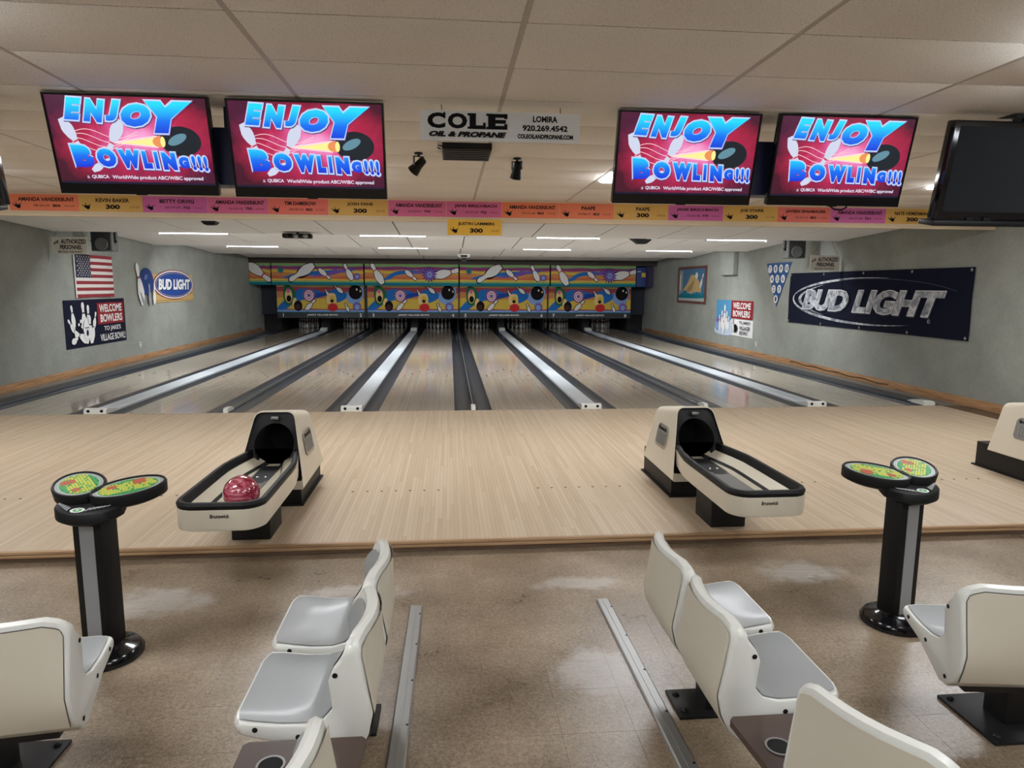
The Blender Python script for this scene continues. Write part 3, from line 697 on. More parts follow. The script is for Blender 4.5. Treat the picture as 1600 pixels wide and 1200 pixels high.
# the ball
M_ball = mat('red_marble', (150, 40, 60), .12, coat=.6); t_ = NT(M_ball); tc = t_.n('ShaderNodeTexCoord').outputs['Object']
mp = t_.n('ShaderNodeMapping', i={'Vector': tc, 'Scale': (6, 8, 22), 'Rotation': (.5, .5, .3)}).outputs[0]
t_.link(t_.ramp(t_.noise(mp, 1.2, 5, .6, 2.2), [(.3, (96, 18, 36)), (.48, (150, 40, 62)), (.6, (190, 96, 112)), (.72, (228, 190, 192))]), t_.b.inputs['Base Color'])
bb = MB(); bb.lathe([(.1085*math.sin(PI*i/18) if 0 < i < 18 else .0005, -.1085*math.cos(PI*i/18)) for i in range(19)], M_ball, 36); ob = bb.build('bowling_ball'); ob.location = (-1.605, -5.235, .354+.109)
tag(ob, 'red and white marbled bowling ball in the left tray', 'bowling ball')

# ================================================================ bucket seats
SP = [(0.0, .66), (0.0, .5), (.006, .42), (.022, .35), (.05, .29), (.09, .25), (.14, .245), (.30, .335), (.43, .366), (.455, .378), (.462, .40), (.452, .416), (.40, .414), (.30, .402), (.22, .40), (.165, .415), (.13, .45), (.118, .50), (.108, .55), (.085, .61), (.06, .66), (.048, .685), (.03, .697), (.01, .69)]
HWS = .222
def sdef(x, z, t, inner=0.0):
    k = min(max((z-.40)/.2, 0), 1); k = k*k*(3-2*k)
    x2 = x+.05*t*t*k; z2 = z
    e = max(0, (abs(t)-.62)/.38)
    if z > .56: z2 -= .05*e**2.2*min(1, (z-.56)/.1)
    if x > .36: x2 -= .03*e**2.5*min(1, (x-.36)/.06)
    if inner: 
        z2 -= inner*.012*(1-t**4)*(1-k); x2 -= inner*.014*(1-t**4)*k
    return x2, z2
INNER = set(range(12, 21))
def seat_ring(t, shrink=0.0):
    cx, cz = .16, .42; out = []
    for i, (x, z) in enumerate(SP):
        x2, z2 = sdef(x, z, t, 1.0 if i in INNER else 0)
        if shrink:
            p0 = SP[i-1]; p1 = SP[(i+1) % len(SP)]; d = Vector((p1[0]-p0[0], p1[1]-p0[1])).normalized(); x2 += -d.y*shrink; z2 += d.x*shrink
        out.append((x2, t*HWS, z2))
    return out
def make_seat_parts():
    parts = []
    tp = [.25, .5, .7, .85, .9, .93, .938, .955, .985, 1]; ts = [-t for t in tp][::-1]+[0]+tp
    sh = {-1: .009, -.985: .003, .985: .003, 1: .009}
    b = MB(); b.loft([seat_ring(t, sh.get(t, 0)) for t in ts], M_seatw, smooth=True); parts.append(('shell', b.mesh('seat_shell')))
    # grey liner over seat and backrest
    lp = [(.447, .4162), (.40, .414), (.30, .402), (.22, .40), (.165, .415), (.13, .45), (.118, .50), (.108, .55), (.085, .61), (.065, .65)]
    b = MB(); rings = []
    tl = [-.93, -.9, -.85, -.7, -.5, -.25, 0, .25, .5, .7, .85, .9, .93]
    for i, (x, z) in enumerate(lp):
        p0 = lp[max(i-1, 0)]; p1 = lp[min(i+1, len(lp)-1)]; d = Vector((p1[0]-p0[0], p1[1]-p0[1])).normalized(); nx, nz = d.y, -d.x
        row = []; sc = .965 if i in (0, len(lp)-1) else 1.0
        for t in tl:
            x2, z2 = sdef(x, z, t, .25 if i == 0 else 1.0); row.append((x2+nx*.0035, t*HWS*sc, z2+nz*.0035))
        rings.append(row)
    b.loft(rings, M_seatg, closed=False, cap0=False, cap1=False, smooth=True); parts.append(('seat_liner', b.mesh('seat_liner')))
    rp = [(.05, .29), (.022, .35), (.006, .42), (0.0, .5), (0.0, .66), (.0, .676)]
    for nm, off, ins, mm in (('back_seam', .003, .938, M_seam), ('back_panel', .005, .93, M_cream2)):
        b = MB(); rings = []
        for i, (x, z) in enumerate(rp):
            row = []
            z_ = z+(.003 if nm == 'back_seam' and i == len(rp)-1 else 0)
            for t in [q for q in ts if abs(q) <= ins+1e-6]:
                x2, z2 = sdef(x, z_, t); e = abs(t) > ins*.99 and i in (0, len(rp)-1)
                row.append((x2-off, t*HWS*(.97 if e else 1), z2))
            rings.append(row)
        b.loft(rings, mm, closed=False, cap0=False, cap1=False, smooth=True); parts.append((nm, b.mesh(nm)))
    for s in (-1, 1):
        for x, z in ((.075, .575), (.40, .392), (.245, .36), (.1, .285)):
            x2, z2 = sdef(x, z, s); b = MB()
            b.loft([[(x2+r*math.cos(2*PI*i/10), s*(HWS+y), z2+r*math.sin(2*PI*i/10)) for i in range(10)] for r, y in ((.009, -.006), (.009, .0015), (.005, .003))], M_rub, smooth=True); parts.append(('bolt', b.mesh('bolt')))
    return parts
SEATP = make_seat_parts()
def seat(x, y, rz, label, group):
    t = thing('bucket_seat', label, 'seat', (x, y, ZF), rz, group)
    for nm, me in SEATP:
        if nm != 'back_seam' or 'single' in label: obj(nm, me, t)
    MB().box(.1, .34, -.14, .14, .22, .262, M_steel).build('bracket', t)
    return t
for s, nm in ((1, 'right'), (-1, 'left')):
    r = 0 if s > 0 else PI; g = '%s row of bucket seats' % nm
    seat(s*.575, -6.645, r, 'white bucket seat farthest from the viewer in the %s centre row' % nm, g)
    seat(s*.575, -7.125, r, 'white bucket seat beside the brown cup table in the %s centre row' % nm, g)
    a = math.radians(27 if s > 0 else 180-14); d = Vector((math.cos(a), math.sin(a)))
    seat(.73 if s > 0 else -.665, -7.88 if s > 0 else -7.92, a, 'nearest %s bucket seat, only its white back edge in view at the bottom' % nm, g)
    # shared steel frame
    f = thing('pedestal_stand', 'black steel pedestal stand under the %s centre seats' % nm, 'stand', (s*.8, -6.755, ZF), 0, 'centre seat stands')
    MB().box(-.05, .05, -1.1, .35, .17, .219, M_steel).build('beam', f); MB().box(-.045, .045, -.06, .06, .012, .17, M_steel).build('post', f)
    MB().box(-.17, .17, -.1, .1, 0, .014, M_steel, .003).build('floor_plate', f)
    for dx in (-.135, .135):
        for dy in (-.06, .06): MB().lathe([(.016, 0), (.016, .006), (.009, .012), (.001, .013)], M_steel, 10, (dx, dy, .014)).build('bolt', f)
    # table with cup holder
    tb = thing('cup_table', 'small brown table with a round cup holder between the %s centre seats' % nm, 'table', (s*.76, -7.56, ZF+.33), 0, 'cup tables')
    P = [(s*u, v) for u, v in ((-.15, .165), (-.165, .15), (-.145, -.085), (-.13, -.105), (-.11, -.105), (.2, .06), (.22, .08), (.22, .15), (.205, .165))]
    if s < 0: P = [(.165, .15), (.15, .165), (-.2, .165), (-.215, .15), (-.215, .025), (-.2, .01), (.1, -.09), (.13, -.105), (.145, -.085)]
    b = MB(); b.prism(P, .03, .055, M_brown, 'z'); b.build('top', tb)
    cx_, cy_ = (-.068, .005) if s > 0 else (-.105, .05)
    b = MB(); b.lathe([(.042, .0555), (.043, .059), (.036, .059), (.036, .056)], M_alu, 24, (cx_, cy_, 0)); b.build('cup_ring', tb)
    b = MB(); b.lathe([(.0365, .0552), (.0365, .0564)], M_hole, 24, (cx_, cy_, 0), False); b.build('cup_well', tb)
    MB().box(-.03, .03, .02, .1, -.105, .03, M_steel).build('support', tb)
    # single seat facing the lanes
    a = math.radians(90-7*s)
    d = Vector((math.cos(a), math.sin(a))); cxs, cys = s*1.83, -7.2
    seat(cxs, cys, a, 'single white bucket seat by the %s scoring console' % nm, 'single seats by the consoles')
    pf = thing('seat_pedestal', 'black pedestal with a square floor plate under the single %s seat' % nm, 'pedestal', (cxs+s*.19, -6.955, ZF), 0, 'single seat pedestals')
    MB().box(-.19, .19, -.165, .165, 0, .014, M_steel, .003).build('floor_plate', pf); MB().box(-.06, .06, -.06, .06, .014, .2, M_steel, .004).build('post', pf); MB().box(-.2, .12, -.08, .08, .18, .22, M_steel).build('arm', pf)
    for dx in (-.155, .155):
        for dy in (-.13, .13): MB().lathe([(.014, 0), (.014, .006), (.008, .011), (.001, .012)], M_steel, 10, (dx, dy, .014)).build('bolt', pf)
    # floor rail
    rl = thing('floor_rail', 'aluminium floor channel beside the %s centre seats' % nm, 'rail', (s*.478+(0 if s > 0 else .025), 0, ZF), math.radians(.7*s), 'aluminium floor rails')
    MB().prism([(-.036, 0), (-.036, .008), (-.03, .014), (.03, .014), (.036, .008), (.036, 0)], -9.2, -5.75, M_alu).build('channel', rl)
    MB().box(-.004, .004, -9.2, -5.76, .0135, .0165, M_alu).build('ridge', rl)
    for k in range(9): MB().lathe([(.006, 0), (.006, .002), (.001, .003)], M_steel, 8, (.026, -5.85-k*.32, .0135)).build('screw', rl)

# ================================================================ scoring consoles
K_y = mat('key_yellow', (206, 206, 84), .5); K_g = mat('key_green', (70, 160, 92), .5); K_r = mat('key_red', (206, 84, 62), .5); K_b = mat('key_bed', (176, 180, 178), .5); K_d = mat('key_line', (96, 120, 96), .6)
def lobe_ring(rx, ry, z, n=32): return [(rx*math.cos(2*PI*i/n), ry*math.sin(2*PI*i/n), z) for i in range(n)]
def console(x, y, s, nm):
    t = thing('scoring_console', 'black scoring keypad console on a pedestal, on the %s' % nm, 'console', (x, y, ZF), math.radians(13*s), 'scoring consoles')
    b = MB(); b.lathe([(.17, 0), (.172, .02), (.155, .045), (.11, .055), (.085, .07), (.08, .075)], M_blackg, 36); b.build('base', t)
    b = MB(); b.box(-.075, .075, -.055, .055, .07, .7, M_black, .006); b.build('column', t)
    MB().box(-.037, .037, -.059, -.055, .075, .68, M_greystrip).build('column_strip', t)
    b = MB(); P = [(.165*math.cos(a), -.01-.125*math.sin(a)) for a in [PI*i/16 for i in range(17)]]+[(-.12, .08), (.12, .08)]
    tl = lambda v: v*.16
    b.loft([[(u*.86, v*.86, .722+tl(v)) for u, v in P], [(u, v, .735+tl(v)) for u, v in P], [(u, v, .778+tl(v)) for u, v in P], [(u*.95, v*.95, .786+tl(v)) for u, v in P]], M_black, smooth=True); dk = b.build('control_deck', t)
    a = Art(.0, .0006)
    a.ell(0, -.1, .034, .024, M_whitepl); a.ell(0, -.1, .021, .015, K_g); a.ell(0, -.1, .009, .007, M_whitepl)
    for q in (-1, 1):
        for k in range(6): a.poly([(q*(.045+k*.015), -.112+k*.009), (q*(.054+k*.015), -.109+k*.009), (q*(.058+k*.015), -.078+k*.006), (q*(.049+k*.015), -.081+k*.006)], K_b)
    ob = a.build('deck_buttons', dk); ob.matrix_local = Matrix.Translation((0, 0, .7875)) @ Matrix.Rotation(math.atan(.16), 4, 'X')
    for q in (-1, 1):
        ang = math.radians(90-q*50); cx_, cy_ = .172*math.cos(ang), .0+.12*math.sin(ang)
        b = MB(); b.loft([lobe_ring(.13, .09, -.062), lobe_ring(.164, .112, -.048), lobe_ring(.168, .116, 0), lobe_ring(.163, .111, .009), lobe_ring(.155, .103, .009), lobe_ring(.153, .101, .002)], M_black, smooth=True)
        ob = b.build('keypad_lobe', t); ob.matrix_local = Matrix.Translation((cx_, cy_, .835)) @ Matrix.Rotation(math.radians(9), 4, 'X') @ Matrix.Rotation(ang, 4, 'Z')
        a = Art(.0025, .0006); a.ell(0, 0, .1525, .1005, K_b); a.ring(0, 0, .146, .095, .006, .006, M_greystrip); a.ell(0, 0, .13, .083, K_g)
        a.build('keypad_face', ob)
        kb = MB(); rnd = random.Random(5+q)
        for i in range(-10, 11):
            for j in range(-7, 8):
                u, v = i*.0125+(j % 2)*.005, j*.0125
                if (u/.128)**2+(v/.082)**2 > .92: continue
                mm = K_r if (abs(u-.05) < .03 and abs(v-.035) < .028) or (abs(u+.07) < .022 and abs(v-.022) < .022) else (K_y if abs(v) < .058 and rnd.random() < .85 else K_g)
                kb.box(u-.0045, u+.0045, v-.0045, v+.0045, .0035, .0075, mm)
        kk = kb.build('keys', ob); kk['kind'] = 'stuff'
    return t
console(2.085, -6.12, 1, 'right'); console(-2.015, -6.13, -1, 'left')

# ================================================================ screens
def emit_mat(name, rgb, s=1.0):
    m = bpy.data.materials.new(name); m.use_nodes = True; b = m.node_tree.nodes['Principled BSDF']
    b.inputs['Base Color'].default_value = (.01, .01, .01, 1); b.inputs['Roughness'].default_value = .25
    b.inputs['Emission Color'].default_value = lin(rgb); b.inputs['Emission Strength'].default_value = s*SCREEN; return m
def screen_bg():
    m = emit_mat('screen_picture', (190, 60, 100)); t = NT(m); tc = t.n('ShaderNodeTexCoord').outputs['Object']
    sx = t.n('ShaderNodeSeparateXYZ', i={0: tc})
    n1 = t.noise(tc, 5, 4, .6, .5); n2 = t.noise(tc, 2.2, 2)
    dx = t.math('DIVIDE', t.math('SUBTRACT', sx.outputs[0], .03), .5); dy = t.math('DIVIDE', t.math('SUBTRACT', sx.outputs[1], .02), .27)
    d = t.math('SQRT', t.math('ADD', t.math('MULTIPLY', dx, dx), t.math('MULTIPLY', dy, dy)))
    f = t.math('ADD', t.math('MULTIPLY', d, .75), t.math('MULTIPLY', t.math('SUBTRACT', n1, .5), .55))
    c = t.ramp(f, [(.0, (255, 170, 220)), (.22, (230, 96, 160)), (.45, (188, 32, 72)), (.8, (66, 10, 28))])
    c = t.mix(t.math('MULTIPLY', t.math('SUBTRACT', n2, .35), .25), c, lin((150, 60, 160)))
    t.link(c, t.b.inputs['Emission Color']); return m
S_bg = screen_bg()
def grad(name, stops, y0, y1):
    m = emit_mat(name, (30, 120, 230), 1.05); t = NT(m); tc = t.n('ShaderNodeTexCoord').outputs['Object']; sx = t.n('ShaderNodeSeparateXYZ', i={0: tc})
    f = t.n('ShaderNodeMapRange', i={0: sx.outputs[1], 1: y0, 2: y1, 3: 0.0, 4: 1.0}).outputs[0]
    t.link(t.ramp(f, stops), t.b.inputs['Emission Color']); return m
ST = [(0.0, (14, 48, 214)), (.45, (10, 110, 240)), (1.0, (28, 218, 250))]
S_l1 = grad('screen_letters_top', ST, .05, .22); S_l2 = grad('screen_letters_bottom', ST, -.14, .0)
S_w = emit_mat('screen_outline', (196, 214, 250), 1.0); S_pin = emit_mat('screen_pin', (216, 222, 244), .95); S_pinr = emit_mat('screen_pin_band', (214, 50, 84), 1.0)
S_shadow = emit_mat('screen_shadow', (90, 60, 120), .9); S_ball = emit_mat('screen_ball', (24, 34, 44), .8); S_ball2 = emit_mat('screen_ball_shine', (104, 150, 168), .9); S_fire = emit_mat('screen_fire', (255, 226, 140), 1.2); S_fire2 = emit_mat('screen_streak', (255, 214, 214), 1.1); S_dark = emit_mat('screen_dark', (22, 18, 52), .8); S_txt = emit_mat('screen_text', (226, 220, 240), 1.0); S_or = emit_mat('screen_glow', (240, 150, 90), 1.0)
TW, TH = .925, .535
def screen_art():
    a = Art(.0, .0004); x0, x1, y0, y1 = -TW/2+.012, TW/2-.012, -TH/2+.03, TH/2-.01
    w_, h = x1-x0, y1-y0
    X = lambda u: x0+u*w_; Yv = lambda v: y1-v*h
    a.rect(x0, x1, y0, y1, S_bg)
    a.rect(x0, x1, y0, y0+.012, S_dark)
    for k in range(4):
        P = [(X(.12+.7*i/16*.6), Yv(.42+.05*k-.05*math.sin(i/16*PI*2.2+k*.6))) for i in range(17)]
        a.poly(P+[(p[0], p[1]-.0035) for p in P][::-1], S_fire2)
    a.poly([(X(.34), Yv(.52)), (X(.66), Yv(.43)), (X(.7), Yv(.5)), (X(.66), Yv(.57))], S_fire2); a.poly([(X(.42), Yv(.52)), (X(.66), Yv(.45)), (X(.68), Yv(.5)), (X(.66), Yv(.55))], S_fire)
    a.ell(X(.68), Yv(.5), .045, .032, S_or); a.ell(X(.81), Yv(.49), .118, .085, S_ball); a.ell(X(.695), Yv(.5), .014, .03, S_fire); a.ell(X(.79), Yv(.47), .06, .026, S_ball2, .45)
    a.pin(X(.13), Yv(.45), .21, PI+.45, S_pin, S_pinr); a.pin(X(.39), Yv(.46), .22, PI-.5, S_pin, S_pinr); a.pin(X(.28), Yv(.78), .13, -1.0, S_pin)
    def L(ch, u0, u1, v0, v1, m, rot=0.0, sh=0.0):
        p = .009; k_ = {'!': .5, 'E': .75, 'B': .8}.get(ch, 1.0)
        a.text(ch, X(u0)-p*.6, X(u1)+p*1.5, Yv(v1)-p*1.6, Yv(v0)+p*.6, S_shadow, .13*k_, sh, rot=rot)
        a.text(ch, X(u0)-p, X(u1)+p, Yv(v1)-p, Yv(v0)+p, S_w, .13*k_, sh, rot=rot); a.text(ch, X(u0), X(u1), Yv(v1), Yv(v0), m, .10*k_, sh, rot=rot)
    for ch, u0, u1, v0, v1, r in (('E', .105, .225, .03, .275, -.04), ('N', .225, .365, .045, .295, -.06), ('J', .365, .465, .045, .28, -.05), ('O', .46, .645, .08, .335, 0), ('Y', .62, .915, .045, .40, 0)): L(ch, u0, u1, v0, v1, S_l1, r, .25)
    for ch, u0, u1, v0, v1 in (('B', .105, .245, .555, .81), ('O', .265, .385, .59, .80), ('W', .4, .535, .60, .81), ('L', .55, .615, .61, .81), ('I', .628, .658, .615, .81), ('N', .675, .775, .62, .82), ('G', .785, .855, .665, .80), ('!', .868, .898, .65, .815), ('!', .908, .936, .65, .82), ('!', .946, .974, .655, .825)): L(ch, u0, u1, v0, v1, S_l2, -.02, -.12)
    a.text('a', X(.185), X(.2), Yv(.935), Yv(.905), S_txt); a.text('QUBICA', X(.215), X(.325), Yv(.94), Yv(.893), S_txt, .03); a.text('WorldWide product ABC/WIBC approved', X(.345), X(.93), Yv(.948), Yv(.893), S_txt, .025)
    return a.mesh('screen_picture')
scr_me = screen_art()
tvb = MB(); tvb.box(-TW/2, TW/2, -TH/2-.03, TH/2, -.05, -.004, M_blackg, .006)
for b_ in ((-TW/2, TW/2, TH/2-.012, TH/2), (-TW/2, TW/2, -TH/2-.03, -TH/2+.03), (-TW/2, -TW/2+.013, -TH/2+.03, TH/2-.012), (TW/2-.013, TW/2, -TH/2+.03, TH/2-.012)): tvb.box(*b_, -.006, .004, M_blackg)
tv_me = tvb.mesh('tv_case')
tilt = math.radians(14)
nT = Vector((0, -math.cos(tilt), -math.sin(tilt)))
for x, z, lab, pos in ((-2.20, 2.562, 'leftmost screen reading ENJOY BOWLING', 0), (-1.175, 2.558, 'screen reading ENJOY BOWLING, second from the left', 0), (1.198, 2.56, 'screen reading ENJOY BOWLING, just right of the hanging sign', 0), (2.245, 2.566, 'screen reading ENJOY BOWLING nearest the blank television', 0)):
    t = thing('scoring_screen', lab, 'television', (0, 0, 0), 0, 'scoring screens'); frame(t, (x, -5.0, z), nT)
    obj('case', tv_me, t); obj('picture', scr_me, t, (0, 0, .0005)); MB().box(-.12, .12, -.08, .12, -.13, -.05, M_black).build('wall_bracket', t)
    MB().box(-.03, .03, -TH/2-.036, -TH/2-.03, -.02, .0, M_black).build('sensor', t); MB().box(-.025, .025, .08, .27, -.14, -.1, M_black).build('ceiling_pole', t)
for x, nm in ((-1.69, 'left'), (1.72, 'right')):
    t = thing('monitor_mount', 'dark navy mounting box between the two %s screens' % nm, 'mount', (x, -4.78, 2.35), 0, 'screen mounting boxes')
    MB().box(-.2, .2, -.06, .1, 0, .35, M_navybox, .008).build('box', t); MB().box(-.04, .04, -.01, .06, .35, ZC-2.35, M_navybox).build('hanger', t)
ob = MB().tube([(2.28, -4.84, 2.32), (2.27, -4.85, 2.285), (2.3, -4.86, 2.262), (2.35, -4.86, 2.258), (2.39, -4.85, 2.28), (2.4, -4.84, 2.32)], .006, M_black, 8).build('cable'); tag(ob, 'black cable looping below the screen nearest the blank television', 'cable')
M_tvglass = mat('tv_glass', (20, 22, 28), .08, coat=.5)
for s, nm in ((1, 'right'), (-1, 'left')):
    x = 3.42 if s > 0 else -3.47; w_, h = 1.14, .62
    t = thing('blank_television', 'large switched-off black television at the %s edge of the view' % nm, 'television'); frame(t, (x, -5.17, 2.475), Vector((0, -math.cos(math.radians(11)), -math.sin(math.radians(11)))))
    b = MB(); b.box(-w_/2, w_/2, -h/2, h/2, -.09, 0, M_blackg, .012); b.build('case', t); MB().box(-w_/2+.035, w_/2-.035, -h/2+.06, h/2-.035, 0, .002, M_tvglass).build('screen', t)
    b = MB(); b.box(-w_/2-.03, w_/2+(.03 if s > 0 else -.04), -h/2-.03, -h/2+.005, -.12, .03, M_black, .006); b.build('shelf', t)
    b = MB(); b.box(-.06, .06, .1, h/2+.02, -.17, -.09, M_black); b.box(-.16, .16, h/2+.02, h/2+.045, -.2, -.02, M_black); b.build('ceiling_mount', t)
    for q in (-.36, -.24, .1): MB().box(q, q+.05, -h/2+.006, -h/2+.026, .0, .012, M_rub).build('connector', t)

# hanging sponsor sign
t = thing('hanging_sign', 'grey hanging sign reading COLE OIL & PROPANE', 'sign'); frame(t, (-.497, -5.0, 2.622), '-y'); SWD, SH = .998, .178
MB().box(0, SWD, 0, SH, -.006, 0, M_signg).build('board', t)
a = Art(.001, .0005); xs = .045
for ch, u0, u1 in (('C', .045, .155), ('O', .17, .29), ('L', .305, .405), ('E', .42, .535)): a.text(ch, u0, u1, .072, .165, M_ink2, .05)
for u0, u1, v0, v1 in ((.292, .36, .072, .086), (.292, .345, .151, .165), (.408, .45, .072, .086), (.408, .45, .151, .165), (.388, .405, .072, .11), (.52, .54, .072, .105), (.52, .54, .135, .165), (.143, .156, .13, .166)): a.rect(u0, u1, v0, v1, M_ink2)
a.text('OIL & PROPANE', .055, .535, .022, .055, M_ink2, .06, .3); a.build('company_lettering', t); a = Art(.001, .0005); a.text('LOMIRA', .7, .855, .122, .16, M_ink2, .04); a.text('920.269.4542', .635, .92, .068, .105, M_ink2, .04); a.text('COLEOILANDPROPANE.COM', .605, .955, .022, .05, M_ink2, .05)
a.build('contact_lettering', t)
for u in (.135, .875): MB().tube([(u, SH-.012, -.003), (u-.004, ZC-2.622, -.003)], .002, M_steel, 6).build('wire', t)

# black ceiling fixture and two spotlights
t = thing('ceiling_fixture', 'black slatted fixture box on the ceiling behind the hanging sign', 'fixture', (-.178, -3.63, ZC))
b = MB(); b.box(-.195, .195, -.25, .25, -.05, 0, M_black, .004); b.build('box', t)
for k in range(6): MB().box(-.18, .18, -.21+k*.075, -.17+k*.075, -.056, -.05, M_steel).build('slat', t)
MB().tube([(-.195, -.2, -.02), (-.225, -.2, -.015), (-.23, -.2, -.035), (-.205, -.2, -.04)], .005, M_black, 6).build('hook', t)
for x, y, lab, ty, rz in ((-.575, -3.42, 'small black spotlight tilted down left of the slatted fixture', 40, .5), (.272, -3.29, 'small black spotlight right of the slatted fixture', 20, -.4)):
    t = thing('spotlight', lab, 'spotlight', (x, y, ZC), rz, 'black ceiling spotlights')
    MB().lathe([(.035, -.012), (.035, 0)], M_black, 14).build('canopy', t)
    b = MB(); b.box(-.046, -.04, -.012, .012, -.1, -.03, M_black); b.box(.04, .046, -.012, .012, -.1, -.03, M_black); b.box(-.046, .046, -.012, .012, -.034, -.028, M_black); b.box(-.008, .008, -.008, .008, -.03, -.01, M_black); b.build('yoke', t)
    b = MB(); b.lathe([(.02, .07), (.032, .06), (.036, .0), (.05, -.06), (.052, -.075), (.04, -.07), (.002, -.06)], M_black, 18); ob = b.build('lamp_head', t); ob.location = (0, 0, -.1); ob.rotation_euler = (math.radians(ty), math.radians(ty*.8), 0)

# ================================================================ name placards on the fascia
C_o = mat('card_orange', (226, 122, 84), .6); C_y = mat('card_yellow', (206, 164, 82), .6); C_p = mat('card_pink', (206, 100, 142), .6); C_m = mat('card_magenta', (196, 96, 158), .6); C_r = mat('card_coral', (222, 112, 98), .6); C_g = mat('card_gold', (222, 174, 58), .6)
PL = [(-5.72, C_o, 'AMANDA VANDERBUNT', '288-269-247  804  10-5-24', 0), (-4.905, C_y, 'KEVIN BAKER', '300', '11-21-24'), (-4.15, C_m, 'BETTY ORVIG', '204-279-279  752  10-10-24', 0), (-3.36, C_p, 'AMANDA VANDERBUNT', '266-236-269  795  10-5-24', 0),
      (-2.613, C_r, 'TIM DAMEROW', '298-290-225  803  10-18-24', 0), (-1.862, C_y, 'JOSH FANE', '300', '10-21-24'), (-1.108, C_p, 'AMANDA VANDERBUNT', '278-258-257  793  11-9-24', 0), (-.359, C_p, 'JANIS BIRSCHBACH', '258-257-207  722  9-25-24', 0),
      (.367, C_o, 'AMANDA VANDERBUNT', '279-276-268  803  9-14-24', 0), (1.13, C_o, 'PAAPE', '278-288-257  823  9-23-24', 0), (1.87, C_y, 'PAAPE', '300', '9-23-24'), (2.612, C_m, 'JANIS BIRSCHBACH', '279-202-298  779  10-9-24', 0),
      (3.374, C_y, 'JOE STARR', '300', '11-11-24'), (4.138, C_r, 'JAYSEN SPANBAUER', '267-267-267  801  11-12-24', 0), (4.895, C_m, 'AMANDA VANDERBUNT', '256-237-258  751  10-5-24', 0), (5.7, C_y, 'NATE HEIMERMANN', '300', '12-12-24'), (6.44,)]
CN = {'card_orange': 'orange', 'card_yellow': 'yellow', 'card_pink': 'pink', 'card_magenta': 'magenta', 'card_coral': 'coral', 'card_gold': 'golden'}
ORD = ['first', 'second', 'third', 'fourth', 'fifth', 'sixth', 'seventh', 'eighth', 'ninth', 'tenth', 'eleventh', 'twelfth', 'thirteenth', 'fourteenth', 'fifteenth', 'sixteenth']
def placard(x, z, w_, h, m, nm, num, date, lab, yoff=-.262):
    t = thing('name_placard', lab, 'placard', (0, 0, 0), 0, 'name placards'); frame(t, (x, yoff, z), '-y')
    MB().box(.002, w_-.002, 0, h, -.003, .001, m).build('card', t)
    a = Art(.003, .0012); L = min(.72, .04*len(nm)+.02); c = w_*.53; k = L*w_*1.15
    a.text(nm, c-k/2, c+k/2, h*.58, h*.82, M_ink, .03); a.build('name_lettering', t); a = Art(.003, .0012)
    if date: a.text(num, c-.085, c+.085, h*.16, h*.44, M_ink, .05); a.build('score_lettering', t); a = Art(.003, .0012); a.text(date, w_*.8, w_*.94, h*.24, h*.36, M_ink)
    else:
        p = num.split('  '); a.text(p[0], w_*.34, w_*.58, h*.26, h*.38, M_ink); a.text(p[1], w_*.62, w_*.73, h*.24, h*.4, M_ink, .03); a.build('score_lettering', t); a = Art(.003, .0012); a.text(p[2], w_*.79, w_*.93, h*.27, h*.36, M_ink)
    a.build('date_lettering', t)
    a = Art(.003, .0012); a.ell(.105, h*.25, .024, .024, M_ink2); a.pin(.062, h*.32, .062, .9, M_ink2); a.pin(.082, h*.38, .056, .2, M_ink2); a.pin(.125, h*.36, .05, -.7, M_ink2); a.build('pin_emblem', t)
for k in range(16):
    x, m, nm, num, date = PL[k]; placard(x, 2.618, PL[k+1][0]-x, .2, m, nm, num, date, '%s name placard on the fascia, %s from the left' % (CN[m.name], ORD[k]))
placard(-.345, 2.385, .715, .205, C_g, 'JUSTIN LAMMERS', '300', '2-5-25', 'golden name placard hanging alone below the fascia', -.279)

# ================================================================ left wall items
XL = -WX+.006
t = thing('authorized_sign', 'white AUTHORIZED PERSONNEL sign hanging by the left wall', 'sign', (0, 0, 0), 0, 'authorized personnel signs'); frame(t, (-7.3, 3.5, 2.24), '-y')
def auth(t, hangz, dx):
    MB().box(0, .6, 0, .3, -.006, 0, M_signw).build('board', t); a = Art(.001, .0006)
    a.text('only', .02, .13, .165, .235, M_ink2, .03, .3, rot=.5); a.text('AUTHORIZED', .15, .575, .18, .26, M_ink2, .03, .15); a.text('PERSONNEL', .13, .5, .085, .16, M_ink2, .03, .15); a.text('BEYOND THIS POINT', .1, .5, .025, .055, M_ink2, .02); a.build('lettering', t)
    for u, v in ((.04, dx[0]), (.56, dx[1])): MB().tube([(u, .3, -.003), (v, hangz, -.003)], .0025, M_steel, 6).build('hanging_cord', t)
auth(t, .4, (.1, .5))
t = thing('authorized_sign', 'white AUTHORIZED PERSONNEL sign hanging above the dark banner', 'sign', (0, 0, 0), 0, 'authorized personnel signs'); frame(t, (6.7, 3.5, 2.06), '-y'); auth(t, .585, (.24, .4))

def wave_sheet(W_, H_, fn, m, thick=.004, nx=24, ny=10):
    b = MB(); v = []; f = []
    for s in (0, 1):
        for j in range(ny+1):
            for i in range(nx+1): x, y = W_*i/nx, H_*j/ny; v.append((x, y, fn(x, y)-(thick if s else 0)))
    n1 = (nx+1)*(ny+1)
    for j in range(ny):
        for i in range(nx): a = j*(nx+1)+i; f.append((a, a+1, a+nx+2, a+nx+1)); f.append((n1+a, n1+a+nx+1, n1+a+nx+2, n1+a+1))
    rim = [i for i in range(nx+1)]+[j*(nx+1)+nx for j in range(1, ny+1)]+[ny*(nx+1)+i for i in range(nx-1, -1, -1)]+[j*(nx+1) for j in range(ny-1, 0, -1)]
    for k in range(len(rim)): a, c = rim[k], rim[(k+1) % len(rim)]; f.append((a, n1+a, n1+c, c))
    b.add(v, f, m, True); return b
